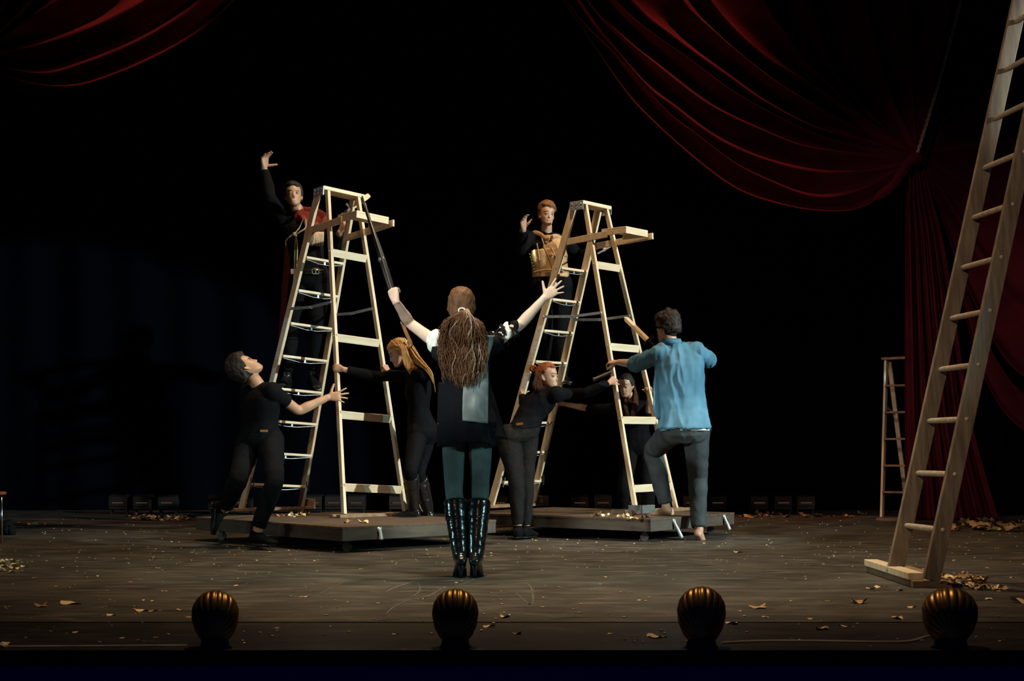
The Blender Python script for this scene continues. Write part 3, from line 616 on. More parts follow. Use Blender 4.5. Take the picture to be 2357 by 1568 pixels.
pile(26, 1680, 2000, 1184, 1192, .04, .08, .0, 'dull brown leaf in the far row right of the right platform', 'leaf row behind the right platform', (0, 3, 4, 6))
pile(16, -20, 60, 1290, 1320, .018, .04, .01, 'golden leaf scrap in the cluster at the left edge', 'leaf cluster at the left edge', (1, 2, 7))
for x, y, sz, k in ((1370, 1186, .05, 4), (1376, 1181, .04, 6), (1387, 1184, .035, 7), (1402, 1182, .035, 7), (1395, 1187, .04, 1), (1409, 1185, .06, 8), (1430, 1187, .04, 1), (1446, 1186, .045, 7), (1462, 1184, .06, 4), (1480, 1190, .05, 8), (1490, 1189, .05, 4), (1455, 1190, .03, 1), (1440, 1190, .03, 7), (1470, 1191, .035, 0)):
    leaf(onfloor(x, y + 4, .2), sz, 'crumpled dry leaf on the front edge of the right platform', 'leaves on the right platform', k, 1.6)
for x, y in ((655, 1184), (668, 1183), (680, 1182), (640, 1185), (703, 1183), (692, 1186), (672, 1187), (835, 1201), (800, 1200)):
    leaf(onfloor(x, y + 4, .2), random.uniform(.03, .055), 'pale dry leaf lying on the deck of the left platform', 'leaves on the left platform', None, 1.4)
# far too many to count: the finest crumbs, strewn over the boards
mb = MB(); rnd = random.Random(11)
for i in range(650):
    x = rnd.uniform(-40, 2400); y = rnd.choice((rnd.uniform(1192, 1300), rnd.uniform(1200, 1480))); p = onfloor(x, y)
    if 2.2 < p.x < 2.56 and 7.5 < p.y < 8.6: continue
    s_ = rnd.uniform(.0015, .0055); a = rnd.uniform(0, 3.1)
    d1 = V((math.cos(a), math.sin(a), 0)) * s_ * rnd.uniform(1, 2); d2 = V((-math.sin(a), math.cos(a), 0)) * s_
    mb.box(p + V((0, 0, .0022)), d1, d2, (0, 0, .002))
tag(mb.build('leaf_crumbs', M['leaf2'], smooth=False), 'fine pale crumbs of dry leaf strewn over the whole floor', 'leaf crumbs', None, 'stuff')
# ================================================================== people
ZV = V((0, 0, 1))
def ray_at(a, px, py, L, sg):       # the point on the sight line of (px,py) at distance L from a; sg +1 farther, -1 nearer
    c = V((0, 0, CZ)); d = V(((px - CX) / CF, 1, -(py - CH) / CF)); A = d.dot(d); B = 2 * d.dot(c - a); C_ = (c - a).dot(c - a) - L * L; D = B * B - 4 * A * C_
    t = -B / (2 * A) + (sg * math.sqrt(D) / (2 * A) if D > 0 else 0)
    return c + d * t
def orth(f, u):
    f = V(f).normalized(); u = V(u); u = (u - f * u.dot(f)).normalized(); return f, u, f.cross(u)   # forward, up, right
def superring(c, a, b, n=28, p=2.3, fr=0, bk=0):
    out = []
    for j in range(n):
        t = 2 * math.pi * j / n; x, y = math.cos(t), math.sin(t); k = (abs(x) ** p + abs(y) ** p) ** (-1 / p)
        yy = y * k; out.append(c + a * (x * k) + b * (yy + (fr if yy > 0 else -bk) * abs(yy) * 0))
    return out
def head_rings(c, f, u, r, s, off=0, n=40, jaw=1.0):
    P = [(-.113, .058, .018, .016), (-.108, .055, .028, .027), (-.098, .046, .040, .043), (-.080, .030, .0515, .063), (-.055, .013, .059, .080), (-.030, .004, .0645, .088), (0, -.003, .069, .094),
         (.03, -.008, .0735, .098), (.055, -.011, .0740, .097), (.080, -.013, .067, .087), (.098, -.014, .052, .069), (.110, -.014, .034, .046), (.116, -.014, .015, .02)]
    rings = []
    for z, yc, rx, ry in P:
        k = jaw if z < -.05 else 1; row = []
        for j in range(n):
            t = 2 * math.pi * j / n; x = math.cos(t) * (rx * k + off); y = yc + math.sin(t) * (ry + off)
            if y > .03:
                w = math.exp(-((abs(x) - .031) / .015) ** 2 - ((z + .002) / .016) ** 2); y -= .011 * w
                w = math.exp(-((abs(x) - .026) / .022) ** 2 - ((z - .024) / .010) ** 2); y += .004 * w
                w = math.exp(-((abs(x) - .042) / .016) ** 2 - ((z + .032) / .018) ** 2); y += .004 * w
                w = math.exp(-(x / .02) ** 2 - ((z + .098) / .012) ** 2); y += .005 * w
            row.append(c + (r * x + f * y + u * (z + (off if z > .05 else 0) * min(1, (z - .05) / .05))) * s)
        rings.append(row)
    # refine vertically
    out = []
    for i in range(len(rings) - 1):
        a0, a1, a2, a3 = rings[max(i - 1, 0)], rings[i], rings[i + 1], rings[min(i + 2, len(rings) - 1)]
        for q in range(3):
            t = q / 3; out.append([.5 * ((2 * p1) + (p2 - p0) * t + (2 * p0 - 5 * p1 + 4 * p2 - p3) * t * t + (3 * p1 - p0 - 3 * p2 + p3) * t ** 3) for p0, p1, p2, p3 in zip(a0, a1, a2, a3)])
    out.append(rings[-1]); return out
def add_head(mb, c, fwd, up, s, smile=0, mouth_open=0):
    f, u, r = orth(fwd, up); P = lambda x, y, z: c + (r * x + f * y + u * z) * s
    mb.loft(head_rings(c, f, u, r, s))
    # nose
    rows = []
    for t, w_, d_, z in ((0, .006, .000, .012), (.3, .007, .004, -.004), (.65, .009, .012, -.020), (.88, .0135, .019, -.033), (1, .0125, .016, -.040), (1.1, .006, .004, -.044)):
        yb = .072; rows.append([P(-w_ * 1.5, yb, z), P(-w_, yb + .012 + d_ * .35, z), P(-w_ * .5, yb + .018 + d_, z), P(w_ * .5, yb + .018 + d_, z), P(w_, yb + .012 + d_ * .35, z), P(w_ * 1.5, yb, z)])
    mb.loft(rows[::-1])
    # lips
    w_ = .024 + .006 * smile
    for z, h, yy in ((-.0615, .0045, .0905), (-.0715 - .012 * mouth_open, .0055, .0895)):
        mb.tube([P(-w_, .076, z + .006 * smile), P(-w_ * .5, yy - .001, z), P(0, yy, z - .001), P(w_ * .5, yy - .001, z), P(w_, .076, z + .006 * smile)], [.003 * s, h * s, h * s, h * s, .003 * s], n=8, sub=3)
    for q in (-1, 1):
        mb.ell(P(q * .031, .0735, -.001), r * .0125 * s, f * .0125 * s, u * .0115 * s, 12, 8)       # eyeball
        mb.tube([P(q * .018, .083, .008), P(q * .031, .0875, .0105), P(q * .045, .078, .006)], [.003 * s, .0038 * s, .003 * s], n=8)   # upper lid
        e = P(q * .073, -.008, -.012); ee = (u * .9 - f * .25).normalized(); eo = (r * q * .55 - f * .6).normalized()
        mb.ell(e, ee * .031 * s, eo * .017 * s, ee.cross(eo) * .006 * s, 14, 8); mb.ell(e - ee * .018 * s - eo * .003 * s, ee * .011 * s, eo * .009 * s, ee.cross(eo) * .006 * s, 10, 6)
    return f, u, r
FINGERS = ((.031, .088, .074, .0086), (.0105, .092, .083, .0090), (-.0105, .088, .077, .0086), (-.030, .079, .061, .0076))
def add_hand(mb, wrist, d, nrm, thumb, curls, spread=0, s=1.0, tc=(.62, .72, .22), tb=.2):
    """d: fingers' direction, nrm: where the palm faces, thumb: +1/-1 side; curls: per finger (mcp,pip,dip) degrees"""
    d = V(d).normalized(); nn = V(nrm); nn = (nn - d * nn.dot(d)).normalized(); r = d.cross(nn) * thumb
    P = lambda x, y, z: wrist + (r * x + d * y + nn * z) * s
    def ring(y, cx_, rx, ry, z0=0): return superring(P(cx_, y, z0), r * rx * s, nn * ry * s, 20, 2.6)
    mb.loft([ring(-.02, 0, .026, .019), ring(0, 0, .027, .0195), ring(.02, .001, .032, .019, .001), ring(.045, .001, .039, .0165, .001), ring(.07, 0, .0415, .0145), ring(.088, 0, .041, .012), ring(.096, 0, .034, .008)])
    for i, (x, y0, L, rad) in enumerate(FINGERS):
        sp = R(spread * (1.4, .35, -.6, -1.7)[i]); dd = d * math.cos(sp) + r * math.sin(sp); c = curls[i] if hasattr(curls[0], '__len__') else curls
        p = P(x, y0 - .014, .0); pts = [p]; a = 0; q = P(x, y0, 0); pts.append(q)
        for seg, ang in zip((.46, .30, .24), c):
            a += R(ang); q = q + (dd * math.cos(a) + nn * math.sin(a)) * L * seg * s; pts.append(q)
        mb.tube(pts, [rad * 1.1 * s, rad * 1.12 * s, rad * s, rad * .93 * s, rad * .78 * s], n=10, sub=3, rnd=True)
    t0 = P(.018, .022, .004); td = (r * tc[1] + d * tc[0] + nn * tc[2]).normalized(); t1 = t0 + td * .040 * s; t2d = (td + (d * .4 - r * .25 + nn * .2) * tb).normalized(); t2 = t1 + t2d * .032 * s; t3 = t2 + (t2d + (nn * .3 - r * .2) * tb).normalized() * .024 * s
    mb.tube([t0, t1, t2, t3], [.015 * s, .0125 * s, .0105 * s, .0085 * s], n=10, sub=3, rnd=True)
OPEN = (8, 10, 6); RELAX = (22, 32, 18); GRIP = (62, 78, 45); FLAT = (-6, 4, 2)
def torso_rings(hl, hr, sl, sr, s, sex, off=0, t0=-.2, t1=1.12, bend=0, waist=0, hem=0, lean=None, arch=0):
    hc, sc = (hl + hr) / 2, (sl + sr) / 2; L = (sc - hc).length; hw, sw = (hr - hl).length / 2, (sr - sl).length / 2
    upv = (sc - hc).normalized(); f0 = upv.cross((hr - hl).normalized()); f1 = upv.cross((sr - sl).normalized())
    m = sex == 'm'
    T = [(-.20, .075, .07, 0), (-.10, (.155 if m else .165), .115, -.012), (.0, (.165 if m else .180), (.118 if m else .125), -.014), (.12, (.160 if m else .168), (.112 if m else .115), -.006), (.25, (.147 if m else .140), .100, .006), (.40, (.142 if m else .122), (.095 if m else .084), .012),
         (.55, (.152 if m else .130), (.105 if m else .092), .008), (.70, (.168 if m else .142), (.116 if m else .108), .004), (.84, (.175 if m else .148), (.112 if m else .102), -.004), (.94, (.165 if m else .140), (.088 if m else .078), -.012), (1.01, (.125 if m else .108), .064, -.016), (1.07, .078, .055, -.012), (1.12, .058, .052, -.006)]
    out = []
    TT = []
    for i in range(len(T) - 1):
        for q in range(3): TT.append(tuple(T[i][k] + (T[i + 1][k] - T[i][k]) * q / 3 for k in range(4)))
    TT.append(T[-1])
    for t, rx, ry, fo in TT:
        if t < t0 or t > t1: continue
        k = min(max(t, 0), 1); side = ((hr - hl).normalized() * (1 - k) + (sr - sl).normalized() * k).normalized(); fr = (f0 * (1 - k) + f1 * k).normalized()
        c = hc + upv * L * t + fr * (fo * s + arch * math.sin(math.pi * min(max(t, 0), 1)))
        o_ = off + (waist * math.exp(-((t - .35) / .2) ** 2)) + (hem * max(0, (.25 - t)) if t < .25 else 0)
        out.append(superring(c, side * (rx * s + o_), fr * (ry * s + o_), 32, 2.25))
    return out
def limb(mb, pts, rad, off=0, n=16, ends=True):
    """three joints -> smooth tapering limb; rad = radii at 0,.25,.5(before joint) ,joint, .25,.5,1"""
    a, b, c = pts; P = [a, a.lerp(b, .33), a.lerp(b, .70), b + ((a - b).normalized() + (c - b).normalized()) * .006, b.lerp(c, .28), b.lerp(c, .62), c]
    mb.tube(P, [q + off for q in rad], n=n, sub=4, rnd=ends)
def cut(L, t0, t1):  # sub-path of a polyline by length fraction over two bones (0..1 first bone, 1..2 second)
    a, b, c = L; g = lambda t: a.lerp(b, t) if t <= 1 else b.lerp(c, t - 1)
    return g(t0), g(t1)
ARM_R = (.052, .047, .042, .040, .042, .034, .027); LEG_R = (.092, .084, .066, .056, .059, .050, .036)
def radat(rad, t):
    T = (0, .33, .70, 1, 1.28, 1.62, 2)
    for i in range(6):
        if t <= T[i + 1]: return rad[i] + (rad[i + 1] - rad[i]) * (t - T[i]) / (T[i + 1] - T[i])
    return rad[-1]
def seg_tube(mb, L, rad, off, t0, t1, n=18, flare=0, ends=False):
    a, b, c = L; g = lambda t: a.lerp(b, t) if t <= 1 else b.lerp(c, t - 1)
    ts = sorted({t0, t1} | {t for t in (0, .33, .7, 1, 1.28, 1.62, 2) if t0 < t < t1})
    mb.tube([g(t) for t in ts], [radat(rad, t) + off + flare * max(0, (t - t0) / (t1 - t0) - .6) for t in ts], n=n, sub=4, rnd=ends)
def foot_rings(ank, d, s, off=0, heel=0, up=None, L=.255, tw=1.0, toe_up=0):
    """ank: ankle joint; d: toe direction (3d); up: sole-to-instep direction"""
    d = V(d).normalized(); up = V(up) if up else ZV; up = (up - d * up.dot(d)).normalized(); r = d.cross(up); h = .075 * s
    rings = []
    for y, w_, zt, zb in ((-.062, .012, -.030, -.062), (-.052, .028, -.012, -.074), (-.03, .034, .006, -.075), (0, .035, .016, -.075), (.04, .036, .004, -.073), (.08, .040, -.020, -.073), (.115, .045, -.036, -.075), (.145, .045, -.046, -.075), (.17, .039, -.052, -.074), (.187, .026, -.056, -.072), (.193, .012, -.060, -.070)):
        c = ank + d * (y * s * L / .255) + up * ((zt + zb) / 2 * s); rings.append(superring(c, r * (w_ * s * tw + off), up * ((zt - zb) / 2 * s + off), 20, 2.6))
    return rings
class Fig:
    def __init__(s, label, base, scale=1.0, sex='m', sk='mid', brow=None):
        s.r = empty('person', base, label, 'person'); s.s = scale; s.sex = sex; s.sk = SK[sk]; s.mb = MB(); s.heads = []; s.brow = brow or (.05, .025, .015)
    def torso(s, hl, hr, sl, sr, neck, head_base, arch=0):
        s.hl, s.hr, s.sl, s.sr = V(hl), V(hr), V(sl), V(sr); s.arch = arch
        s.mb.loft(torso_rings(s.hl, s.hr, s.sl, s.sr, s.s, s.sex, 0, arch=arch))
        for p in (s.sl, s.sr):
            c = (s.sl + s.sr) / 2; s.mb.tube([c.lerp(p, .35) + V((0, 0, -.0)), p], [.062 * s.s, .052 * s.s], n=16, rnd=True)
        for p in (s.hl, s.hr): s.mb.ell(p, (.09 * s.s, 0, 0), (0, .10 * s.s, 0), (0, 0, .10 * s.s))
        k = s.s; nb = (s.sl + s.sr) / 2; s.mb.tube([nb + (V(neck) - nb) * .2, V(neck), V(head_base)], [.066 * k, (.055 if s.sex == 'm' else .047) * k, (.055 if s.sex == 'm' else .047) * k], n=20, rnd=True)
    def head(s, c, fwd, up, k=1.0, **kw):
        k *= s.s; s.hc = V(c); s.hk = k; s.hf, s.hu, s.hrr = add_head(s.mb, V(c), fwd, up, k, **kw); s.heads.append((V(c), s.hf, s.hu, s.hrr, k)); s.smile = kw.get('smile', 0)
    def arm(s, a, px, L1, sg1, wr, L2, sg2):     # a shoulder; elbow and wrist given as pixels or points
        e = px if isinstance(px, V) else ray_at(a, *px, L1 * s.s, sg1); w_ = wr if isinstance(wr, V) else ray_at(e, *wr, L2 * s.s, sg2)
        limb(s.mb, (a, e, w_), [q * s.s * (1 if s.sex == 'm' else .88) for q in ARM_R]); return (a, e, w_)
    def armto(s, a, px, w_, L1=.30, L2=.26):      # shoulder to a known wrist; the elbow lies where the photo shows it
        L1 *= s.s; L2 *= s.s; w_ = V(w_); D = (w_ - a).length
        if D > (L1 + L2) * .995: k = D / (L1 + L2) / .995; L1 *= k; L2 *= k
        n = (w_ - a).normalized(); x = (D * D + L1 * L1 - L2 * L2) / (2 * D); rr = math.sqrt(max(0, L1 * L1 - x * x)); p = n.orthogonal().normalized(); q = n.cross(p); best = None
        for i in range(120):
            e = a + n * x + (p * math.cos(i * math.pi / 60) + q * math.sin(i * math.pi / 60)) * rr; ex, ey = CX + CF * e.x / e.y, CH - CF * (e.z - CZ) / e.y
            d = math.hypot(ex - px[0], ey - px[1])
            if best is None or d < best[0]: best = (d, e)
        e = best[1]; limb(s.mb, (a, e, w_), [t * s.s * (1 if s.sex == 'm' else .88) for t in ARM_R]); return (a, e, w_)
    def grip(s, p, d, n_, th, reach=.078, gap=.034, curl=(64, 76, 50), tc=(.75, .45, .45), sp=0):   # fist closed round a bar at p; returns the wrist
        d = V(d).normalized(); n_ = V(n_); n_ = (n_ - d * n_.dot(d)).normalized(); k = s.s * (1.0 if s.sex == 'm' else .93)
        w_ = V(p) - d * reach * k - n_ * gap * k; add_hand(s.mb, w_, d, n_, th, curl, spread=sp, s=k, tc=tc); return w_
    def leg(s, h, kn, L1, sg1, an, L2, sg2, rad=LEG_R):
        k = kn if isinstance(kn, V) else ray_at(h, *kn, L1 * s.s, sg1); a = an if isinstance(an, V) else ray_at(k, *an, L2 * s.s, sg2)
        limb(s.mb, (h, k, a), [q * s.s for q in rad], n=20); return (h, k, a)
    def hand(s, w_, d, n_, th, curls, **kw): add_hand(s.mb, w_, d, n_, th, curls, s=s.s * (1.0 if s.sex == 'm' else .93), **kw)
    def done(s, vox=.0045):
        o = s.mb.build('body', s.sk, s.r, remesh=vox, smit=3); me = o.data
        ca = me.color_attributes.new('tone', 'FLOAT_COLOR', 'POINT'); base = s.sk['c']; lips = s.sk['l']; wi = s.r.matrix_world
        cols = []
        for v in me.vertices:
            c = base
            for hc, f, u, r, k in s.heads:
                q = (v.co - hc) / k
                if q.length_squared < .024:
                    x, y, z = q.dot(r), q.dot(f), q.dot(u); ax = abs(x)
                    if y > .055:
                        if ((ax - .031) / .0115) ** 2 + ((z + .001) / .0048) ** 2 < 1: c = (.36, .32, .29) if ((ax - .031) / .0058) ** 2 + ((z + .001) / .0065) ** 2 > 1 else (.03, .02, .015)
                        elif ((ax - .031) / .015) ** 2 + ((z + .001) / .0095) ** 2 < 1: c = tuple(b_ * .6 for b_ in base)  # darkened skin ring: eye-socket shade put into the colour
                        elif abs(z - .0215 + (ax - .030) ** 2 * 9) < .0038 and .012 < ax < .050: c = s.brow
                        elif (ax / .026) ** 2 + ((z + .0665) / .0100) ** 2 < 1: c = lips if abs(z + .0665) > (.0048 if s.smile > .5 and ax < .019 else .0012) else ((.62, .56, .50) if s.smile > .5 else (.12, .04, .03))
                    elif ax > .068 and -.03 < z < .02: c = (base[0], base[1] * .85, base[2] * .8)
            cols += [c[0], c[1], c[2], 1]
        ca.data.foreach_set('color', cols); s.body = o; return o
    # ---- clothing
    def top(s, m, arms, cuffs, off=.010, t0=-.02, t1=1.08, name='shirt', sd=1, amp=.004, waist=0, flare=0, vox=.008, extra=None, collar=0, hem=0, sleeve_off=None, ball=True):
        mb = MB(); mb.loft(torso_rings(s.hl, s.hr, s.sl, s.sr, s.s, s.sex, off, t0, t1, waist=waist, hem=hem, arch=s.arch)); k = s.s * (1 if s.sex == 'm' else .88); so = off if sleeve_off is None else sleeve_off
        for A, cu in zip(arms, cuffs):
            seg_tube(mb, A, [q * k for q in ARM_R], so, 0, cu, flare=flare, ends=False); c = (s.sl + s.sr) / 2
            mb.tube([c.lerp(A[0], .12), c.lerp(A[0], .5), A[0], A[0].lerp(A[1], .15)], [.064 * s.s + off, .062 * s.s + off, .054 * s.s + off, .05 * s.s + off], n=16, rnd=True)
        if ball:
            for A in arms: mb.ell(A[0], (.063 * s.s + off, 0, 0), (0, .063 * s.s + off, 0), (0, 0, .063 * s.s + off), 20, 14)
        if extra: extra(mb)
        return mb.build(name, M[m], s.r, remesh=vox, smit=5, wr=(amp, 9, sd))
    def pants(s, m, legs, cuffs, off=.008, t1=.30, name='trousers', sd=2, amp=.004, rad=LEG_R, flare=0, extra=None):
        mb = MB(); mb.loft(torso_rings(s.hl, s.hr, s.sl, s.sr, s.s, s.sex, off + .002, -.2, t1, arch=s.arch))
        for L, cu in zip(legs, cuffs): seg_tube(mb, L, [q * s.s for q in rad], off, 0, cu, n=22, flare=flare)
        for L in legs: mb.ell(L[0] - V((0, 0, .01)), (.095 * s.s + off, 0, 0), (0, .105 * s.s + off, 0), (0, 0, .115 * s.s + off))
        if extra: extra(mb)
        return mb.build(name, M[m], s.r, remesh=.008, smit=4, wr=(amp, 8, sd, (1, 1, .6)))
    def shoe(s, ank, d, m='leather', up=None, L=.262, off=.007, heel=.0, name='shoe', cuff=.0):
        mb = MB(); mb.loft(foot_rings(ank, d, s.s, off, up=up, L=L)); u = V(up) if up else ZV; dd = V(d).normalized(); u = (u - dd * u.dot(dd)).normalized(); r = dd.cross(u); k = s.s
        if cuff: mb.tube([ank, ank + u * cuff], [.042 * k + off * .5, .042 * k + off * .6], n=18)
        mb.ell(ank, (.044 * k, 0, 0), (0, .044 * k, 0), (0, 0, .046 * k), 14, 10)
        o = mb.build(name, M[m], s.r, remesh=.006, smit=2)
        mb = MB(); mb.loft([superring(ank + dd * (.062 * k) - u * (z * k), r * .044 * k, dd * .134 * k * L / .262, 24, 2.6) for z in (.074, .086)]); 
        if heel: mb.loft([superring(ank - dd * (.03 * k) - u * (z * k), r * w_ * k, dd * w_ * k, 16, 2.6) for z, w_ in ((.07, .032), (.084 + heel, .028))])
        mb.build('sole', M['leather'], o, smooth=False); return o
    def foot(s, ank, d, up=None, L=.255):
        s.mb.loft(foot_rings(ank, d, s.s, 0, up=up, L=L)); d = V(d).normalized(); u = V(up) if up else ZV; u = (u - d * u.dot(d)).normalized(); r = d.cross(u)
        for i, (x, y, rr) in enumerate(((-.030, .182, .0125), (-.012, .186, .0095), (.004, .181, .009), (.018, .172, .0085), (.031, .160, .008))):
            p = ank + (r * x + d * (y - .03) * L / .255 - u * .064) * s.s; s.mb.tube([p, p + d * .04 * s.s], [rr * s.s, rr * .9 * s.s], n=8, rnd=True)
    def cap_hair(s, m, t=.012, front=.055, side=.0, back=-.075, messy=.004, fr=22, name='hair', temple=.03, sd=0, extra=None, top_t=0):
        """short hair: scalp layer hugging the head; hairline given in head units"""
        c, f, u, r, k = s.heads[0]; mb = MB(); rows = []; NL, NA = 44, 84
        for i in range(NL + 1):
            th = math.pi * (.002 + .78 * i / NL); row = []
            for j in range(NA):
                ph = 2 * math.pi * j / NA; x, y, z = math.sin(th) * math.cos(ph), math.sin(th) * math.sin(ph), math.cos(th)
                rx, ry, rz = .0765, .100, .120; bg = 1 + (.09 * math.sin(2 * th) ** 2 if z > 0 else 0); p = V((x * rx * bg, y * ry * bg - .012, z * rz * (1 + (bg - 1) * .6)))
                if p.z < 0: kk = 1 + p.z * 1.2; p.x *= 1 - .9 * max(0, -p.z - .03); 
                # hairline height as a function of azimuth
                yy = y / max(1e-6, math.hypot(x, y)); hl = front if yy > .55 else (front + (side - front) * min(1, (.55 - yy) / .25)); 
                if yy < -.15: hl = side + (back - side) * min(1, (-.15 - yy) / .35)
                if abs(yy) <= .28: hl = min(hl, side - temple * .5)
                hl += .010 * noise.noise(V((ph * 2.2, sd, 1))) + (.012 * math.cos(ph * 1.0 - .6) if yy > .3 else 0); e = (p.z - hl) / .012; w_ = max(0, min(1, e)); 
                nz = noise.noise(V((p.x, p.y, p.z)) * fr / .1 * .1 * 10 / 10 + V((sd, 0, 0))) + .6 * noise.noise(V((p.x * 3, p.y * 3, p.z)) * fr * 1.6 + V((0, sd, 0)))
                d_ = -.012 + w_ * (.012 + t + messy * nz * 1.4 + top_t * max(0, z))
                row.append(c + (r * p.x + f * p.y + u * p.z) * k + (r * x + f * y + u * z).normalized() * d_ * k)
            rows.append(row)
        mb.loft(rows); 
        if extra: extra(mb)
        return mb.build(name, HM[m], s.r)
    def strands(s, m, roots, n_, path, rad=.004, name='hair', sd=1, n=5, base=None):
        rnd = random.Random(sd); mb = MB()
        if base: base(mb)
        for i in range(n_): pts, rr = path(rnd, i / n_); mb.tube(pts, rr, n=n, sub=2, flat=.6)
        return mb.build(name, HM[m], s.r)
def pt(px, py, Y): return at(px, py, Y)
def rail_at(lad, side, which, py, px_only=False):     # point on a stepladder rail that projects to image row py
    X, wf, wr, yf, yr = lad[1:]; lo, hi = 0, 2.95
    f_ = (lambda z: X(side * wf(z), yf(z), z)) if which == 'f' else (lambda z: X(side * wr(z), yr(z), z))
    for _ in range(40):
        m = (lo + hi) / 2; p = f_(m)
        if CH - CF * (p.z - CZ) / p.y > py: lo = m
        else: hi = m
    return f_(m)
# ------------------------------------------------------------------ A: man leaning back beside the left platform
a = Fig('dark-haired man in black tee leaning back, arms reaching to the left stepladder', onfloor(585, 1260), 1.0, 'm', 'mid')
Y0 = 10.78
hl, hr = pt(574, 1018, Y0 + .06), pt(622, 1014, Y0 - .03); sl, sr = pt(574, 903, Y0 + .14), pt(627, 902, Y0 - .10)
a.torso(hl, hr, sl, sr, pt(592, 884, Y0), pt(580, 868, Y0), arch=-.01)
a.head(pt(566, 848, Y0 - .01), (.52, .18, .80), (-.80, .0, .50), .98, smile=.6, mouth_open=.5)
A1 = a.arm(sr, (687, 946), .31, 1, (755, 915), .27, 1); a.hand(A1[2], (.95, .1, .12), (.15, .9, -.1), 1, ((0, 6, 4), (8, 14, 10), (12, 18, 12), (16, 20, 12)), spread=16, tc=(.35, .95, .05))
A2 = a.arm(sl, (600, 928), .31, 1, (628, 930), .27, 1); a.hand(A2[2], (.2, .9, .3), (.9, -.3, -.3), -1, RELAX)
L1 = a.leg(hl, (548, 1105), .44, -1, (515, 1176), .43, 1); L2 = a.leg(hr, (632, 1108), .44, -1, (590, 1229), .44, 1)
a.mb.loft(foot_rings(L1[2], (-.10, .08, -.9), 1, 0, up=(.8, .4, -.1))); a.mb.loft(foot_rings(L2[2], (.85, -.45, 0), 1, 0)); a.done()
a.top('black', (A1, A2), (.52, .52), off=.014, t0=-.02, name='t_shirt', sd=2, amp=.005, flare=.01)
a.pants('black', (L1, L2), (1.84, 1.86), off=.014, sd=4, amp=.006)
a.shoe(L1[2], (-.10, .08, -.9), 'black', up=(.8, .4, -.1)); a.shoe(L2[2], (.85, -.45, 0), 'black')
hc = (hl + hr) / 2; p = pt(608, 992, Y0 - .13); MB().box(p, (.030, .004, 0), (0, .006, 0), (0, 0, .009)).build('waist_patch', M['handle'], a.r, smooth=False)
a.cap_hair('black', .022, front=.060, side=.008, back=-.07, messy=.008, sd=3, top_t=.026)
# ------------------------------------------------------------------ B: man behind the left stepladder
b = Fig('smiling man in black with red fringed scarf raising one arm behind the left stepladder', pt(690, 895, 13.0), 1.06, 'm', 'olive')
Y0 = 12.95
hl, hr = pt(736, 640, Y0), pt(692, 640, Y0); sl, sr = pt(738, 513, Y0 + .02), pt(650, 503, Y0 - .02)
b.torso(hl, hr, sl, sr, pt(688, 492, Y0), pt(682, 478, Y0 - .02))
b.head(pt(676, 451, Y0 - .04), (.16, -1, .14), (-.10, .12, 1), .98, smile=1, mouth_open=.3)
B1 = b.arm(sr, (622, 455), .30, -1, (608, 386), .27, 1); b.hand(B1[2], (.10, -.1, 1), (.75, -.62, 0), 1, ((42, 8, 4), (46, 8, 4), (50, 10, 6), (44, 6, 4)), spread=3, tc=(.15, .75, .75))
B2 = b.arm(sl, (770, 566), .30, 1, (782, 535), .26, -1); b.hand(B2[2], (.55, -.35, .75), (.4, .7, -.3), 1, GRIP)
L1 = b.leg(hr, (672, 752), .45, -1, (660, 868), .45, 1); L2 = b.leg(hl, (728, 752), .45, -1, (719, 862), .45, 1)
b.mb.loft(foot_rings(L1[2], (-.1, -1, -.1), 1, 0)); b.mb.loft(foot_rings(L2[2], (.45, -.6, -.45), 1, 0)); b.done()
b.top('black', (B1, B2), (1.92, 1.88), off=.013, t0=-.06, sd=5, amp=.004)
b.pants('black', (L1, L2), (1.9, 1.9), off=.012, sd=6)
for L, d in ((L1, (-.12, -1, -.08)), (L2, (.40, -.8, -.30))): b.shoe(L[2], d, 'leather', heel=.012, cuff=.10, name='ankle_boot')
b.cap_hair('black', .014, front=.058, side=.01, back=-.05, messy=.004, sd=8, top_t=.008)
# belt
fr = ((sl + sr) / 2 - (hl + hr) / 2).normalized().cross((hr - hl).normalized())
mb = MB(); hc = (hl + hr) / 2 + V((0, 0, .045)); sd_ = (hr - hl).normalized(); mb.loft([superring(hc + V((0, 0, z)), sd_ * rx, fr * ry, 40, 2.25) for z, rx, ry in ((-.024, .186, .143), (-.024, .192, .149), (.024, .192, .149), (.024, .186, .143))], False); belt = mb.build('belt', M['leather'], b.r)
mb = MB(); q = hc + fr * .158 - sd_ * .075; 
for x0, x1, z0, z1 in ((-.035, .035, .022, .029), (-.035, .035, -.029, -.022), (-.035, -.028, -.029, .029), (.028, .035, -.029, .029), (-.004, .004, -.022, .022)): mb.box(q + sd_ * (x0 + x1) / 2 + V((0, 0, (z0 + z1) / 2)), sd_ * (x1 - x0) / 2, fr * .004, V((0, 0, (z1 - z0) / 2)))
mb.box(q + sd_ * .21 - fr * .028, sd_ * .03, fr * .003, V((0, 0, .024))); mb.build('buckle', M['steel'], belt, smooth=False)
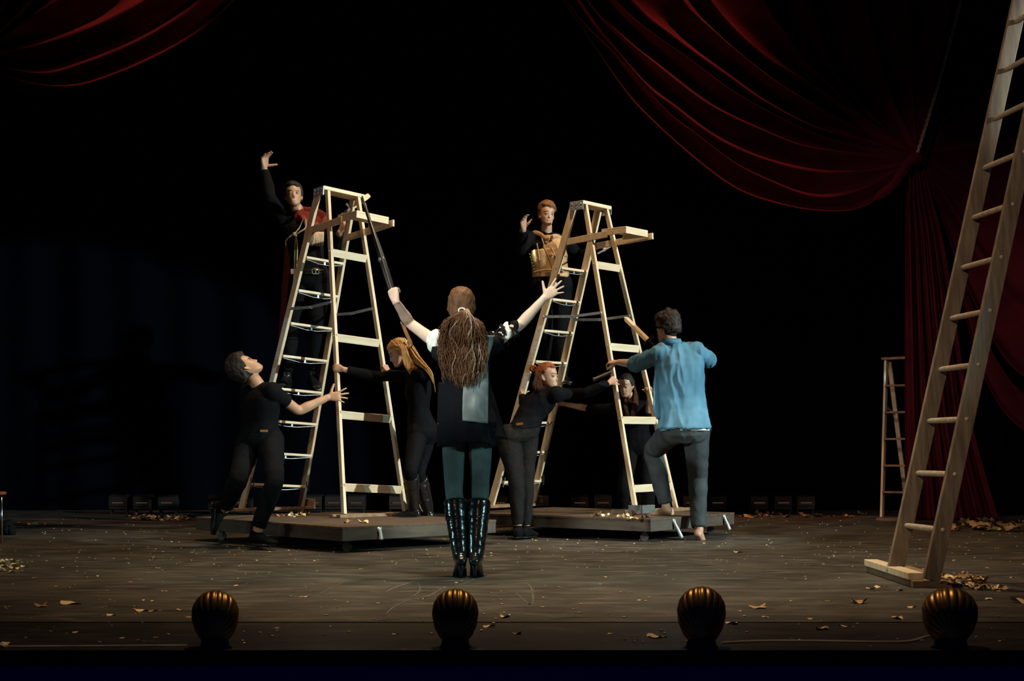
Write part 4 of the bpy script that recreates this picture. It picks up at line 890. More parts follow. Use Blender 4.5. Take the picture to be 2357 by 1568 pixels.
# scarf with fringe
mb = MB(); mb.tube([pt(668, 492, Y0 + .05), pt(684, 497, Y0 - .07), pt(704, 492, Y0 - .05), pt(712, 488, Y0 + .05), pt(696, 482, Y0 + .10), pt(676, 486, Y0 + .08)], [.03, .045, .05, .045, .035, .03], n=14, flat=.6)
mb.tube([pt(694, 490, Y0 - .08), pt(712, 500, Y0 - .14), pt(722, 518, Y0 - .16), pt(722, 538, Y0 - .15)], [.05, .085, .10, .105], n=20, flat=.25, side=(1, 0, 0))
mb.tube([pt(700, 488, Y0 - .06), pt(722, 494, Y0 - .10), pt(744, 508, Y0 - .08), pt(752, 520, Y0 - .04)], [.05, .07, .075, .06], n=18, flat=.35, side=(.5, 0, 1))
sc = mb.build('scarf', M['red'], b.r, remesh=.007, wr=(.006, 18, 9))
mb = MB(); rnd = random.Random(4)
for i in range(44):
    x = 701 + 44 * i / 43; yy = rnd.uniform(-2, 2); mb.tube([pt(x, 534, Y0 - .17), pt(x + rnd.uniform(-1, 1), 550, Y0 - .18), pt(x + rnd.uniform(-2, 2), 564 + yy + (x - 700) * .06, Y0 - .17)], [.0035, .004, .003], n=5, sub=2)
mb.build('fringe', M['fringe'], sc)
# cape falling behind
rows = []
for i in range(24):
    t = i / 23; row = []
    for j in range(30):
        q = j / 29; xl = 662 - 22 * t ** .8; xr = 735 - 66 * t; y = 500 + 318 * t * (1 - .05 * q); row.append(pt(xl + (xr - xl) * q, y, Y0 + .16 + .05 * math.sin(q * 14 + t * 2) * (.4 + t) - .0 * t))
    rows.append(row)
o = MB().grid(rows).build('cape', M['cape'], b.r); thick(o, .006)
# hemp rope with loop, tied to the left rail
mb = MB(); Yr = 12.55
def rope(pts, r_=.008): mb.tube([pt(x, y, Yr + q) for x, y, q in pts], r_, n=8, sub=5, rnd=True)
rope([(678, 539, 0), (690, 523, .02), (697, 508, .03), (703, 505, .02), (704, 515, 0), (702, 526, -.01), (690, 534, -.02), (679, 541, 0)], .007)
rope([(676, 538, 0), (664, 548, .01), (658, 556, .02), (658, 565, .02)], .0065)
rope([(680, 540, 0), (684, 565, .01), (683, 610, .01), (680, 650, 0), (678, 675, -.03)], .0075); rope([(682, 540, .02), (679, 570, .02), (678, 620, .02), (676, 655, 0), (677, 672, -.03)], .0075)
mb.ell(pt(678, 539, Yr), (.022, 0, .008), (0, .018, 0), (-.006, 0, .018), 12, 8)
tag(mb.build('rope', M['rope']), 'pale knotted hemp rope with a loop hanging against the left stepladder rail', 'rope')
# wooden sword he holds behind the shelf
def sword(p0, p1, label, wd=.05, grip=.18, m='swordwood', guard=True, gm='black', tipw=.02):
    p0, p1 = V(p0), V(p1); d = (p1 - p0).normalized(); L = (p1 - p0).length; sd_ = d.cross(V((0, 1, 0))).normalized(); n_ = d.cross(sd_)
    r = empty('toy_sword', p0, label, 'sword'); mb = MB()
    bl = [(grip, .018), (grip + .02, wd * .5), (L * .72, wd * .5), (L - .03, wd * .5), (L, tipw)]
    mb.loft([[p0 + d * t + sd_ * w_, p0 + d * t + n_ * .007, p0 + d * t - sd_ * w_, p0 + d * t - n_ * .007] for t, w_ in bl]); mb.build('blade', M[m], r, smooth=False)
    mb = MB(); mb.tube([p0, p0 + d * grip], [.014, .015], n=10, rnd=True); mb.build('grip', M[gm], r)
    if guard: mb = MB(); mb.box(p0 + d * grip, sd_ * .06, n_ * .011, d * .012); mb.build('guard', M[gm], r, smooth=False, bevel=.004)
    return r
sword(pt(779, 500, 12.55), pt(850, 449, 12.75), 'pale wooden sword poking out above the shelf of the left stepladder', .05, .16, gm='greywood')
# ------------------------------------------------------------------ C: blonde woman pushing the left ladder
c = Fig('blonde woman in black with shiny black boots pushing the left stepladder', pt(975, 1192, 11.7), .97, 'f', 'fair')
Y0 = 11.80
hl, hr = pt(962, 996, Y0 - .08), pt(982, 998, Y0 + .10); sl, sr = pt(975, 862, Y0 - .12), pt(945, 868, Y0 + .15)
c.torso(hl, hr, sl, sr, pt(951, 852, Y0), pt(940, 836, Y0))
c.head(pt(919, 812, Y0 - .01), (-.88, -.12, -.42), (-.38, .0, .90), 1.0)
q = c.grip(rail_at(SL, 1, 'r', 848), (-.45, .25, .80), (-.65, .55, -.2), -1); C1 = c.armto(sl, (940, 886), q, .29, .25)
q = c.grip(rail_at(SL, -1, 'r', 849), (-.95, .15, .2), (-.3, .9, -.1), -1, curl=(50, 60, 40)); C2 = c.armto(sr, (866, 868), q, .33, .27)
CR = (.082, .074, .060, .052, .053, .046, .034)
L1 = c.leg(hl, (945, 1085), .43, -1, (952, 1172), .42, 1, CR); L2 = c.leg(hr, (964, 1092), .43, -1, (986, 1178), .42, 1, CR)
c.done(); c.top('black', (C1, C2), (1.95, 1.86), off=.010, t0=-.10, sd=11, amp=.004)
c.pants('black', (L1, L2), (1.6, 1.6), off=.006, sd=12, rad=CR)
def boot(fg, L, d, t_from=1.12, heel=0.0, off=.012, up=None, name='boot'):
    mb = MB(); seg_tube(mb, L, [q * fg.s for q in LEG_R], off, t_from, 2.0, n=24); a = L[2]; k = fg.s
    dd = V(d).normalized(); u = V(up) if up else ZV; u = (u - dd * u.dot(dd)).normalized(); mb.ell(a, (.048 * k, 0, 0), (0, .05 * k, 0), (0, 0, .052 * k))
    if heel:    # high heel: foot tilts down to the toe
        dn = (dd * .72 - u * .55).normalized(); mb.loft(foot_rings(a, dn, k, .006, up=u, L=.245, tw=.86)); tip = a + dn * .16 * k
        o = mb.build(name, M['leather'], fg.r, remesh=.006, smit=4, wr=(.002, 9, 7, (1, 1, 2.2)))
        hb = a - dd * .040 * k; mb = MB(); mb.tube([hb - u * .055 * k, hb - u * .09 * k - dd * .004, V((hb.x, hb.y, 0)) + V((0, 0, .002)) - dd * .0], [.024 * k, .013 * k, .008], n=12, sub=3); mb.build('heel', M['leather'], o)
    else:
        mb.loft(foot_rings(a, dd, k, .007, up=u)); o = mb.build(name, M['leather'], fg.r, remesh=.006, smit=3, wr=(.0025, 13, 7, (1, 1, 2)))
        mb = MB(); mb.loft([superring(a + dd * .062 * k - u * z * k, dd.cross(u) * .043 * k, dd * .130 * k, 24, 2.6) for z in (.074, .087)]); mb.build('sole', M['leather'], o, smooth=False)
    return o
boot(c, L1, (-.9, .1, 0)); boot(c, L2, (-.45, .8, 0), up=(0, 0, 1))
c.cap_hair('blond', .012, front=.050, side=-.02, back=-.085, messy=.003, sd=12)
def pth(rnd, t):
    a = rnd.uniform(-1, 1); b_ = rnd.uniform(0, 1); sy = rnd.uniform(-.085, .085)
    x0 = 905 + 34 * b_; y0 = 778 + 12 * abs(b_ - .4) + 26 * abs(a)
    if rnd.random() < .55:  # down the back, reaching the far shoulder blade
        pts = [pt(x0, y0, Y0 + sy * .7), pt(930 + 14 * b_, 800 + 16 * a, Y0 + sy), pt(953 + 14 * b_, 828 + 8 * a, Y0 + sy - .04), pt(978 + 8 * b_, 848 + 4 * a, Y0 + sy * .8 - .14), pt(993 + 4 * b_, 868 + 6 * a, Y0 - .16 + sy * .3), pt(1000 + 2 * b_ + a, 893 + 10 * b_, Y0 - .15)]
        rr = [.002, .004, .004, .0035, .003, .001]
    else:       # over the ear, hanging at the side
        pts = [pt(x0 - 8, y0, Y0 - .06 + sy * .3), pt(918 + 16 * b_, 800 + 6 * a, Y0 - .11), pt(926 + 16 * b_, 822 + 4 * a, Y0 - .12), pt(932 + 22 * b_, 842 + 3 * a, Y0 - .12), pt(938 + 28 * b_, 850 + 2 * a, Y0 - .13)]
        rr = [.002, .004, .004, .003, .001]
    return pts, rr
c.strands('blond', None, 420, pth, sd=5, name='long_hair')
mb = MB(); mb.tube([pt(931, 779, Y0 - .09), pt(934, 785, Y0 - .10), pt(934, 791, Y0 - .10)], .006, n=8, rnd=True); mb.build('hair_clip', M['steel'], c.r)
# ------------------------------------------------------------------ D: woman in the centre seen from behind
d_ = Fig('woman seen from behind in dark coat and boots, both arms spread wide', onfloor(1076, 1322), .97, 'f', 'pale')
Y0 = 8.36
hl, hr = pt(1043, 972, Y0), pt(1106, 972, Y0); sl, sr = pt(1012, 795, Y0), pt(1128, 795, Y0)
d_.torso(hl, hr, sl, sr, pt(1067, 768, Y0), pt(1064, 742, Y0 + .01))
d_.head(pt(1062, 707, Y0 + .02), (-.05, 1, .05), (0, -.05, 1), 1.0)
D1 = d_.arm(sl, (943, 744), .29, 1, (911, 694), .235, -1); d_.hand(D1[2], (-.25, .25, .9), (.35, .85, .1), 1, GRIP, tc=(.75, .35, .6))
D2 = d_.arm(sr, (1197, 748), .29, 1, (1253, 686), .25, 1); d_.hand(D2[2], (.74, .1, .62), (.1, .95, -.1), 1, ((2, 8, 5), (2, 6, 4), (3, 8, 5), (4, 8, 4)), spread=15, tc=(.55, .95, .0), tb=.0)
BR = (.078, .070, .058, .050, .051, .044, .033)
L1 = d_.leg(hl, (1045, 1128), .43, 1, (1060, 1282), .44, -1, BR); L2 = d_.leg(hr, (1105, 1128), .43, 1, (1095, 1282), .44, -1, BR)
d_.done()
d_.pants('tealjean', (L1, L2), (1.3, 1.3), off=.006, sd=14, t1=.0, amp=.004, rad=BR)
boot(d_, L1, (-.12, 1, 0), 1.16, heel=.09, off=.013); boot(d_, L2, (.12, 1, 0), 1.16, heel=.09, off=.013)
for L in (L1, L2):      # buckled strap round each boot shaft
    mb = MB(); p = L[1].lerp(L[2], .42); mb.tube([p + V((0, 0, .012)), p - V((0, 0, .012))], [.068, .066], n=28, sub=1); mb.box(p + V((-.052, -.045, 0)), (.013, -.010, 0), (.003, .003, 0), (0, 0, .015)); mb.build('boot_strap', M['leather'], d_.r)
# coat: dark left half and skirts
d_.top('navy', (D1, D2), (.05, .02), off=.012, ball=False, t0=-.14, t1=1.03, name='waistcoat', sd=15, amp=.003, vox=.007)
rows = []        # coat skirt, an open skirt of cloth hanging from the waist to mid thigh
for i in range(26):
    t = i / 25; row = []; y = 880 + 149 * t; xl, xr = 1011 - 4 * t, 1126 + 14 * t
    for j in range(56):
        ph = math.pi * (1.0 + j / 55.0 * 1.0); q = (math.cos(ph) + 1) / 2; dy = (.125 + .05 * min(1, t * 2)) * math.sin(ph)
        yy = y - (10 * math.sin(q * 3) * t if q < .9 else 0)
        row.append(pt(xl + (xr - xl) * q, yy, Y0 + dy + .012 * math.sin(q * 22) * t))
    rows.append(row)
thick(MB().grid(rows).build('coat_skirt', M['navy'], d_.r), .007)
rows = []        # right tail, flaring out
for i in range(22):
    t = i / 21; row = []
    for j in range(20):
        q = j / 19; x = 1112 + (8 + 48 * t) * q; y = 868 + 137 * t + 8 * q * t; row.append(pt(x, y, Y0 - .10 + .16 * q + .016 * math.sin(q * 9) * t))
    rows.append(row)
thick(MB().grid(rows).build('coat_tail', M['navy'], d_.r), .007)
# grey satin back panel over the right side of the waistcoat
rows = []
for i in range(40):
    t = i / 39; y = 772 + 197 * t; xl = 1066 + 1.5 * math.sin(t * 5); xr = (1139 - 18 * min(1, t / .3)) if t < .3 else (1121 + 2 * math.sin((t - .3) * 5) + 5 * max(0, t - .75) * 4 * .25); row = []
    for j in range(30):
        q = j / 29; x = xl + (xr - xl) * q; bulge = .150 * math.sqrt(max(0, 1 - ((x - 1067) / 68.0) ** 2)) + .022 - .012 * math.exp(-((t - .55) / .18) ** 2) + .02 * t
        row.append(pt(x, y + (6 * q if t > .9 else 0), Y0 - bulge + .014 * noise.noise(V((q * 2.5, t * 8, 2)))))
    rows.append(row)
thick(MB().grid(rows).build('back_panel', M['greyvest'], d_.r), .006)
# white puffed sleeve at the left shoulder, ruffle on the right sleeve
mb = MB(); mb.ell(pt(1004, 787, Y0 - .02), (.055, 0, .012), (0, .062, 0), (-.01, 0, .072), 20, 12); mb.ell(pt(1013, 780, Y0 - .05), (.04, 0, 0), (0, .04, 0), (0, 0, .045), 14, 8); mb.build('puff_sleeve', M['white'], d_.r, remesh=.006, wr=(.010, 22, 4))
mb = MB(); mb.tube([pt(1000, 800, Y0 - .07), pt(1003, 812, Y0 - .08), pt(1010, 822, Y0 - .09), pt(1018, 826, Y0 - .10)], [.02, .028, .026, .015], n=12, flat=.6); mb.build('sleeve_trim', M['navy'], d_.r, wr=(.008, 30, 3))
rnd = random.Random(5); mb = MB(); mw = MB(); ax_ = (D2[1] - D2[0]).normalized()
for i in range(26):
    t = rnd.uniform(.12, .78); p = D2[0].lerp(D2[1], t); a_ = rnd.uniform(0, 6.28); n1 = ax_.cross(V((0, 1, 0))).normalized(); n2 = ax_.cross(n1); o = (n1 * math.cos(a_) + n2 * math.sin(a_))
    t2 = ax_.cross(o); q = p + o * .046; g_ = [q - t2 * .03, q + o * .022 + ax_ * .01, q + t2 * .028 - ax_ * .012, q + o * .018 - t2 * .02 - ax_ * .03 + V((0, 0, -.03 * rnd.random()))]
    (mw if i % 4 == 0 else mb).tube(g_, [.006, .013, .012, .004], n=8, flat=.35, sub=4)
mb.build('sleeve_ruffle', M['navy'], d_.r); mw.build('ruffle_edge', M['white'], d_.r)
# hair: smooth scalp gathered into a big frizzy pony tail
d_.cap_hair('frizz', .012, front=.06, side=-.02, back=-.10, messy=.004, sd=20, fr=34)
tie = pt(1063, 716, Y0 - .115)
def pth(rnd, t):
    a = rnd.gauss(0, .52); a = max(-1.2, min(1.3, a)); ln = (rnd.uniform(.5, 1.05) if rnd.random() < .8 else rnd.uniform(.9, 1.12)) * (1 - .12 * abs(a)); dp = rnd.uniform(-.05, .03); ph = rnd.uniform(0, 6.28); fq = rnd.uniform(6, 19); am = rnd.uniform(1.0, 4.5)
    pts = [tie + V((rnd.uniform(-.01, .01), .03, rnd.uniform(-.01, .015)))]; ns = 15
    for k in range(1, ns + 1):
        q = k / ns; x = 1063 + a * (56 + 9 * math.sin(a * 4 + 1)) * (1 - math.exp(-q * 4.2)) * (1 - .36 * q) + am * math.sin(ph + fq * q) * min(1, q * 3) + am * .5 * math.sin(ph * 3 + fq * 2.3 * q) + 3 * math.sin(q * 9 + int(ph * 1.2) * 1.7) + 6 * q; y = 716 + 8 * abs(a) + (166 * ln) * q - 14 * math.sin(min(1, q * 3) * math.pi) * (1 - .3 * abs(a)) * .6
        pts.append(pt(x, y, Y0 - .13 - .05 * math.sin(min(1, q * 2) * math.pi) + dp - .02 * q + .012 * math.sin(ph * 2 + fq * q)))
    return pts, [.003] + [.0024] * (ns - 2) + [.002, .0008]
d_.strands('frizz', None, 2300, pth, sd=8, n=4, name='pony_tail', base=lambda mb: mb.tube([pt(1063, 722, Y0 - .13), pt(1063, 742, Y0 - .15), pt(1064, 775, Y0 - .145), pt(1066, 815, Y0 - .14), pt(1068, 850, Y0 - .14)], [.02, .075, .115, .095, .03], n=28, flat=.30, side=(1, 0, 0), sub=5))
def pth2(rnd, t):
    p, r_ = pth(rnd, t); return [q + V((.02 + .02 * t, -.025, 0)) for q in p], [w_ * .9 for w_ in r_]
d_.strands('light', None, 34, pth2, sd=31, name='pale_strands')
mb = MB(); mb.tube([tie + V((.020 * math.cos(R(q)), -.0 + .004 * math.sin(R(q)), .014 * math.sin(R(q)) + .004)) for q in range(0, 361, 30)], .0045, n=8, cap=False); mb.build('hair_tie', M['white'], d_.r)
# umbrella held in her left fist
def umbrella():
    p0, p1 = pt(944, 792, 8.62), pt(834, 452, 8.95); r = empty('umbrella', p0, 'closed black umbrella with curved wooden handle held upright by the woman with spread arms', 'umbrella')
    fist = pt(905, 676, 8.62); ax_ = (p1 - p0).normalized()
    a_ = pt(930, 752, 8.60); MB().tube([a_, fist, p1], [.009, .009, .006], n=10, sub=2).build('shaft', M['darksteel'], r)
    mb = MB(); q0, q1 = pt(912, 700, 8.66), pt(838, 468, 8.93); rows = []; u = ax_.orthogonal().normalized(); w_ = ax_.cross(u)
    for i in range(20):
        t = i / 19; p = q0.lerp(q1, t) if t > .12 else q0.lerp(q1, t); rad = (.010 + .012 * math.sin(math.pi * min(1, t * 1.2 + .05)) * (1 - .5 * t)); 
        rows.append([p + (u * math.cos(2 * math.pi * j / 32) + w_ * math.sin(2 * math.pi * j / 32)) * rad * (1 + .28 * math.cos(8 * 2 * math.pi * j / 32 + t * 3)) for j in range(32)])
    mb.loft(rows); can = mb.build('canopy', M['umb'], r)
    mb = MB(); mb.tube([pt(838, 468, 8.93), pt(833, 450, 8.96)], [.008, .003], n=8, sub=1); mb.build('tip', M['steel'], r)
    mb = MB(); q = pt(878, 598, 8.77); mb.tube([q - ax_ * .012, q + ax_ * .012], .021, n=16, sub=1); mb.build('strap', M['steel'], can)
    mb = MB(); mb.tube([pt(925, 742, 8.60), pt(935, 766, 8.60), pt(941, 780, 8.60), pt(945, 788, 8.60), pt(946, 795, 8.60), pt(942, 799, 8.59), pt(938, 796, 8.585)], [.010, .0125, .0125, .0125, .012, .011, .010], n=12, sub=4, rnd=True); mb.build('handle', M['handle'], r)
umbrella()
# ------------------------------------------------------------------ E: man in tan armour behind the right stepladder
e = Fig('young man in tan leather breastplate holding out an open hand behind the right stepladder', pt(1275, 885, 13.75), 1.03, 'm', 'fair')
Y0 = 13.78
hl, hr = pt(1292, 655, Y0), pt(1248, 655, Y0); sl, sr = pt(1299, 556, Y0 + .04), pt(1217, 548, Y0 - .04)
e.torso(hl, hr, sl, sr, pt(1258, 536, Y0), pt(1258, 520, Y0 - .02))
e.head(pt(1258.5, 495, Y0 - .04), (.30, -1, -.04), (.06, 0, 1), .98)
E1 = e.arm(sr, (1199, 575), .30, -1, (1205, 528), .27, -1); e.hand(E1[2], (-.02, -.55, .9), (.35, -.6, .3), 1, ((18, 24, 14), (20, 26, 14), (22, 28, 14), (28, 30, 16)), spread=3, tc=(.5, .85, .1))
E2 = e.arm(sl, (1338, 592), .31, 1, (1368, 572), .27, -1); e.hand(E2[2], (.9, -.2, .2), (.1, .3, -.9), 1, GRIP)
L1 = e.leg(hr, (1258, 762), .45, -1, (1266, 862), .45, 1); L2 = e.leg(hl, (1292, 762), .45, -1, (1296, 866), .45, 1)
e.mb.loft(foot_rings(L1[2], (-.1, -1, -.1), 1, 0)); e.mb.loft(foot_rings(L2[2], (.2, -1, -.1), 1, 0)); e.done()
e.top('black', (E1, E2), (1.95, 1.9), off=.016, t0=-.06, t1=1.12, sd=31, amp=.005, waist=-.0)
e.pants('black', (L1, L2), (1.92, 1.92), off=.020, sd=32, amp=.006)
for L, d in ((L1, (-.12, -1, -.05)), (L2, (.3, -1, -.05))): e.shoe(L[2], d, 'leather', heel=.012, cuff=.08, name='ankle_boot')
e.cap_hair('ginger', .012, front=.056, side=.032, temple=0, back=-.045, messy=.005, sd=33, top_t=.022)
# breastplate: stiff shell over the chest with seams, side lacing strip and shoulder yoke
upv = ((sl + sr) / 2 - (hl + hr) / 2).normalized(); sdv = (hr - hl).normalized(); frv = upv.cross(sdv); hc = (hl + hr) / 2; Lt = ((sl + sr) / 2 - hc).length
mb = MB()
prof = [(.14, .190, .145), (.28, .186, .150), (.45, .186, .158), (.62, .192, .162), (.74, .190, .160)]
mb.loft([superring(hc + upv * Lt * t + frv * .006, sdv * rx, frv * ry, 44, 2.3) for t, rx, ry in prof])
mb.loft([superring(hc + upv * Lt * t + frv * (.030 - .05 * (t - .7)) + sdv * -.035, sdv * rx, frv * ry, 30, 2.3) for t, rx, ry in ((.60, .165, .140), (.72, .158, .132), (.84, .150, .124), (.94, .138, .108), (1.02, .112, .092), (1.08, .085, .080))])
plate = mb.build('breastplate', M['tan'], e.r, remesh=.008, smit=2, wr=(.003, 7, 5))
def pe(x, y, d=0): return pt(x, y, Y0 - .17 + d)
mb = MB()
for pts in (((1247, 548, .02), (1256, 575, .0), (1268, 605, .0), (1276, 628, .01)), ((1262, 556, .01), (1276, 584, -.005), (1290, 610, .01)), ((1236, 560, .03), (1241, 590, .01), (1246, 625, .01))):
    mb.tube([pe(*p) for p in pts], .0045, n=8, flat=.4)
mb.tube([pe(1228, 627, .03), pe(1250, 622, .005), pe(1275, 622, .0), pe(1300, 626, .02)], .009, n=8); mb.build('seam_straps', M['tan'], plate)
mb = MB(); mb.tube([pe(1221, 540, .14), pe(1232, 536, .08), pe(1246, 541, .05), pe(1258, 551, .02), pe(1270, 545, .04), pe(1284, 545, .09), pe(1302, 556, .15)], [.02, .026, .022, .02, .022, .026, .02], n=12, flat=.5, side=(0, 0, 1)); mb.build('shoulder_yoke', M['tan'], e.r)
mb = MB(); mb.loft([[pe(1216, 581, .08), pe(1231, 574, .03), pe(1231, 574, .045), pe(1217, 581, .10)], [pe(1222, 605, .08), pe(1237, 601, .03), pe(1237, 601, .045), pe(1223, 605, .10)], [pe(1231, 631, .08), pe(1245, 627, .03), pe(1245, 627, .045), pe(1232, 631, .10)]]); st = mb.build('side_panel', M['gold'], plate)
mb = MB(); 
for i in range(7): mb.ell(pe(1218.5 + 13 * i / 6, 585 + 42 * i / 6, .072), (.007, 0, 0), (0, .007, 0), (0, 0, .007), 8, 6)
mb.build('studs', M['steel'], st)
mb = MB(); ax_ = E1[2] - E1[1]; seg_tube(mb, E1, ARM_R, .016, 1.42, 1.92, n=20); ag = mb.build('arm_guard', M['gold'], e.r, remesh=.006, wr=(.003, 20, 3))
sword(E2[2] + V((.06, -.05, -.02)), pt(1406, 566, 13.5), 'thin dark sword held behind the shelf of the right stepladder', .022, .10, m='darksteel', tipw=.006) if False else None
r_ = empty('toy_sword', pt(1376, 583, 13.4), 'thin dark sword hilt under the shelf of the right stepladder', 'sword'); mb = MB(); mb.tube([pt(1376, 583.5, 13.38), pt(1405, 568, 13.55)], [.010, .009], n=10, rnd=True); mb.build('grip', M['greywood'], r_); mb = MB(); mb.tube([pt(1405, 568, 13.55), pt(1440, 549, 13.75)], [.006, .004], n=8, sub=1); mb.build('blade', M['darksteel'], r_)
# ------------------------------------------------------------------ F: red-haired woman leaning between the ladder rails
f = Fig('smiling auburn-haired woman in black leaning forward, arms spread to the right stepladder', onfloor(1204, 1238), .97, 'f', 'fair', brow=(.14, .06, .03))
Y0 = 11.86
hl, hr = pt(1168, 1005, Y0 - .03), pt(1212, 1003, Y0 + .05); sl, sr = pt(1226, 918, Y0 + .20), pt(1281, 908, Y0 - .02)
f.torso(hl, hr, sl, sr, pt(1256, 901, Y0 + .12), pt(1258, 888, Y0 + .12), arch=-.015)
f.head(pt(1260, 867, Y0 + .10), (.86, -.50, .02), (.05, -.05, 1), 1.0, smile=1.3, mouth_open=.8)
q = f.grip(rail_at(SR, -1, 'r', 877), (.75, .25, .55), (.25, .9, -.3), -1); F1 = f.armto(sr, (1348, 902), q, .31, .27)
q = f.grip(rail_at(SR, -1, 'f', 906), (-.35, .75, .5), (.8, .3, -.1), 1); F2 = f.armto(sl, (1206, 935), q, .33, .28)
L1 = f.leg(hl, (1187, 1108), .43, -1, (1192, 1216), .42, 1); L2 = f.leg(hr, (1212, 1108), .43, -1, (1210, 1216), .42, 1)
f.mb.loft(foot_rings(L1[2], (.3, 1, 0), .97, 0)); f.mb.loft(foot_rings(L2[2], (.5, 1, 0), .97, 0)); f.done()
f.top('black', (F1, F2), (1.9, 1.9), off=.013, t0=.16, sd=41, amp=.0055, waist=.008)
FR = (.100, .090, .070, .056, .057, .048, .036)
f.pants('greyjean', (L1, L2), (1.93, 1.93), off=.010, sd=42, rad=FR, amp=.004, t1=.34)
for L, d in ((L1, (.3, 1, 0)), (L2, (.5, 1, 0))): f.shoe(L[2], d, 'black', L=.268)
p = pt(1196, 976, Y0 - .122); MB().box(p, (.030, -.004, .004), (0, .006, 0), (-.002, 0, .010)).build('waist_patch', M['handle'], f.r, smooth=False)
def bun(mb):
    c = pt(1228, 849, Y0 + .13); mb.ell(c, (.036, 0, .01), (0, .036, 0), (-.01, 0, .032), 18, 12)
    mb.tube([c + V((.024 * math.cos(q), -.025, .022 * math.sin(q))) for q in (0, 1, 2, 3, 4, 5, 6)], .013, n=8, sub=3)
f.cap_hair('red', .013, front=.058, side=.024, temple=0, back=-.09, messy=.004, sd=43, extra=bun)
def pth(rnd, t):
    a = rnd.uniform(0, 1); o = rnd.uniform(-.07, .05); x = 1232 + 12 * a
    b_ = rnd.uniform(-5, 5); return [pt(x + 3, 858 + rnd.uniform(-4, 4), Y0 + .08 + o), pt(x + b_ * .4, 872, Y0 + .06 + o), pt(x + b_ + rnd.uniform(-2, 2), 884, Y0 + .04 + o), pt(x + b_ * 1.3 + rnd.uniform(-4, 6), 890 + rnd.uniform(0, 12), Y0 + .02 + o)], [.0012, .0018, .0015, .0006]
f.strands('brown', None, 150, pth, sd=6, name='loose_hair')
# ------------------------------------------------------------------ G: dark-haired woman behind the right stepladder
g_ = Fig('dark-haired woman in black crouching behind the right stepladder rungs', onfloor(1440, 1216), .95, 'f', 'olive', brow=(.03, .015, .01))
Y0 = 13.35
hl, hr = pt(1487, 1030, Y0 + .10), pt(1452, 1030, Y0 + .10); sl, sr = pt(1489, 938, Y0 + .06), pt(1424, 941, Y0 - .02)
g_.torso(hl, hr, sl, sr, pt(1453, 925, Y0), pt(1449, 910, Y0 - .04))
g_.head(pt(1441, 888, Y0 - .08), (-.45, -.85, -.25), (-.16, -.20, 1), .98)
q = g_.grip(rail_at(SR, 1, 'f', 925), (-.9, .1, .2), (.2, -.9, .1), 1); G1 = g_.armto(sr, (1362, 944), q, .30, .27)
q = g_.grip(rail_at(SR, 1, 'r', 898), (-.2, -.55, .8), (-.3, -.8, -.5), -1); G2 = g_.armto(sl, (1494, 962), q, .28, .25)
L1 = g_.leg(hr, (1436, 1120), .43, -1, (1432, 1196), .42, 1); L2 = g_.leg(hl, (1492, 1120), .43, -1, (1492, 1200), .42, 1)
g_.mb.loft(foot_rings(L1[2], (-.3, -1, 0), .95, 0)); g_.mb.loft(foot_rings(L2[2], (0, -1, 0), .95, 0)); g_.done()
g_.top('black', (G1, G2), (1.08, 1.2), off=.014, t0=-.1, sd=51, amp=.005, flare=.012)
g_.pants('blackjean', (L1, L2), (1.93, 1.93), off=.010, sd=52)
for L, d in ((L1, (-.3, -1, 0)), (L2, (0, -1, 0))): g_.shoe(L[2], d, 'black', L=.268)
g_.cap_hair('black', .010, front=.066, side=.0, back=-.09, messy=.003, sd=53)
def pth(rnd, t):
    sd_ = rnd.choice((-1, 1, 1)); o = rnd.uniform(-.03, .03); x = 1458 if sd_ > 0 else 1438
    if sd_ > 0: return [pt(1456 + rnd.uniform(-3, 3), 880, Y0 + o), pt(1462 + rnd.uniform(-3, 3), 900, Y0 - .04 + o), pt(1464 + rnd.uniform(-5, 5), 918, Y0 - .08 + o), pt(1462 + rnd.uniform(-7, 6), 940, Y0 - .12 + o), pt(1458 + rnd.uniform(-8, 6), 958 + rnd.uniform(-6, 8), Y0 - .13 + o)], [.001, .0024, .0024, .002, .001]
    return [pt(1448, 905, Y0 + .03), pt(1440 + rnd.uniform(-3, 3), 920, Y0 - .04 + o), pt(1441 + rnd.uniform(-6, 4), 940, Y0 - .12 + o), pt(1446 + rnd.uniform(-6, 4), 956 + rnd.uniform(-6, 6), Y0 - .13 + o)], [.001, .0024, .002, .001]
g_.strands('brown', None, 420, pth, sd=7, name='long_hair')
# ------------------------------------------------------------------ H: barefoot man in the blue denim shirt
h = Fig('barefoot man in light blue denim shirt stepping up onto the right platform', onfloor(1612, 1244), 1.06, 'm', 'fair')
Y0 = 11.62
hl, hr = pt(1552, 985, Y0 + .04), pt(1603, 985, Y0); sl, sr = pt(1520, 816, Y0 - .02), pt(1600, 812, Y0 + .04)
h.torso(hl, hr, sl, sr, pt(1547, 792, Y0), pt(1540, 776, Y0))
h.head(pt(1535.5, 756, Y0 + .02), (-.62, .78, -.12), (-.04, .05, 1), 1.0)
q = h.grip(rail_at(SR, -1, 'r', 842), (-.85, .5, .05), (-.3, .6, -.8), 1, curl=(45, 65, 45)); H1 = h.armto(sl, (1458, 848), q, .31, .27)
H2 = h.arm(sr, (1630, 828), .31, 1, (1600, 850), .28, 1); h.hand(H2[2], (-.5, .8, 0), (0, 0, -1), -1, GRIP)
L1 = h.leg(hl, (1503, 1040), .46, 1, (1534, 1168), .46, -1); L2 = h.leg(hr, (1606, 1100), .46, 1, (1609, 1222), .46, -1)
L1a = L1[2]; h.foot(L1a, (-.86, .5, -.06)); h.foot(L2[2], (.30, .80, -.48), up=(.1, .45, .9)); h.done()
h.top('denimshirt', (H1, H2), (1.02, 1.1), off=.024, t0=.0, t1=1.12, sd=61, amp=.016, waist=.018, flare=.012, hem=.12, sleeve_off=.022)
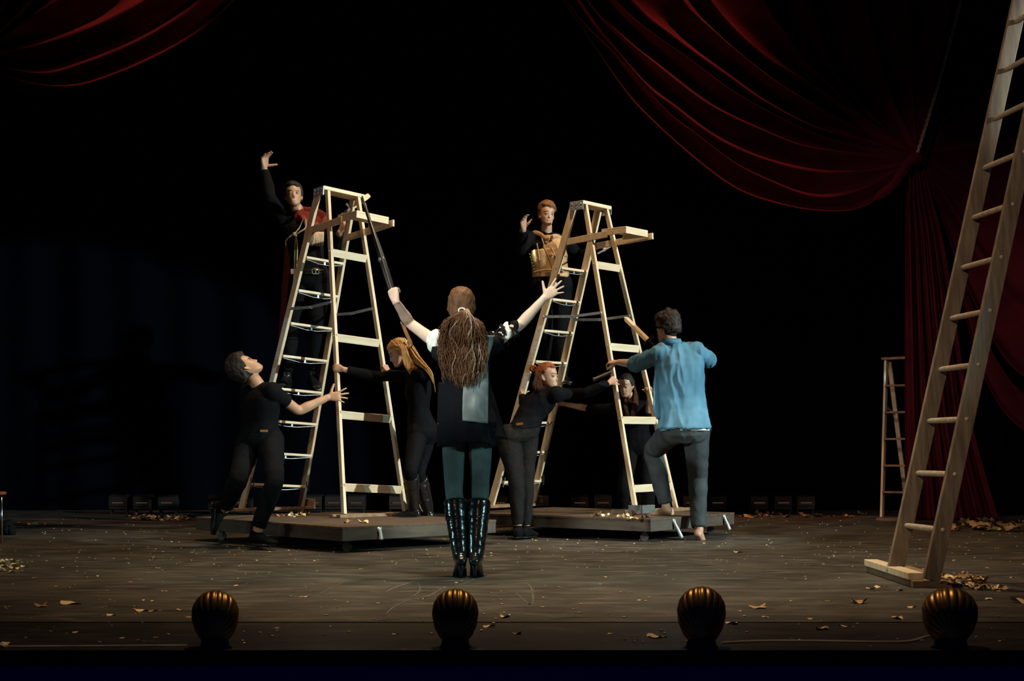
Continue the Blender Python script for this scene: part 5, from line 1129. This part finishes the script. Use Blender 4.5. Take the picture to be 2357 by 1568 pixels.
for A, t in ((H1, 1.03), (H2, 1.1)):
    mb = MB(); seg_tube(mb, A, ARM_R, .034, t - .16, t, n=20); mb.build('rolled_cuff', M['denimshirt'], h.r, remesh=.008, wr=(.007, 16, 3))
# collar, shirt tail and white undershirt hem
mb = MB(); c = pt(1546, 789, Y0); mb.loft([[c + V((math.cos(R(q)) * rr_, math.sin(R(q)) * rr_ * .95, zz)) for q in range(0, 360, 15)] for rr_, zz in ((.088, -.025), (.074, .03), (.080, .032), (.096, -.015))]); mb.build('collar', M['denimshirt'], h.r)
rows = []; hcn = (hl + hr) / 2
for i in range(8):
    t = i / 7; rows.append([hcn + V((0, 0, .09 - .10 * t)) + (hr - hl).normalized() * math.cos(R(q)) * (.192 + .030 * t) + V((-(hr - hl).normalized().y, (hr - hl).normalized().x, 0)) * math.sin(R(q)) * (.150 + .028 * t) + V((0, 0, -.022 * t * math.sin(R(q * 2 + 40)))) for q in range(0, 361, 9)])
thick(MB().grid(rows).build('shirt_tail', M['denimshirt'], h.r, wr=(.006, 10, 5)), .004)
rows = []
for i in range(4):
    t = i / 3; rows.append([hcn + V((0, 0, .0 - .025 * t)) + (hr - hl).normalized() * math.cos(R(q)) * .205 + V((0, 1, 0)) * math.sin(R(q)) * .165 for q in range(180, 361, 9)])
thick(MB().grid(rows).build('undershirt_hem', M['white'], h.r), .003)
mb = MB(); mb.tube([pt(1514, 850, Y0 - .02), pt(1512, 900, Y0 - .0), pt(1513, 940, Y0 + .02), pt(1519, 962, Y0 + .03)], [.03, .05, .055, .05], n=14, flat=.35); mb.build('open_shirt_front', M['denimshirt'], h.r, wr=(.006, 12, 8))
h.pants('slate', (L1, L2), (1.93, 1.94), off=.016, sd=62, amp=.007, rad=(.096, .086, .072, .062, .062, .054, .042))
h.cap_hair('black', .020, front=.06, side=-.0, back=-.055, messy=.012, fr=30, sd=63, top_t=.016)
sword(pt(1516, 808, 11.75), pt(1437, 730, 11.95), 'pale wooden sword resting on the shoulder of the man in the denim shirt', .048, .14, tipw=.004)
sword(pt(1404, 858, 12.1), pt(1366, 874, 11.95), 'grey toy sword hilt sticking out left of the right stepladder rail', .03, .06, m='greywood', gm='greywood', guard=False)
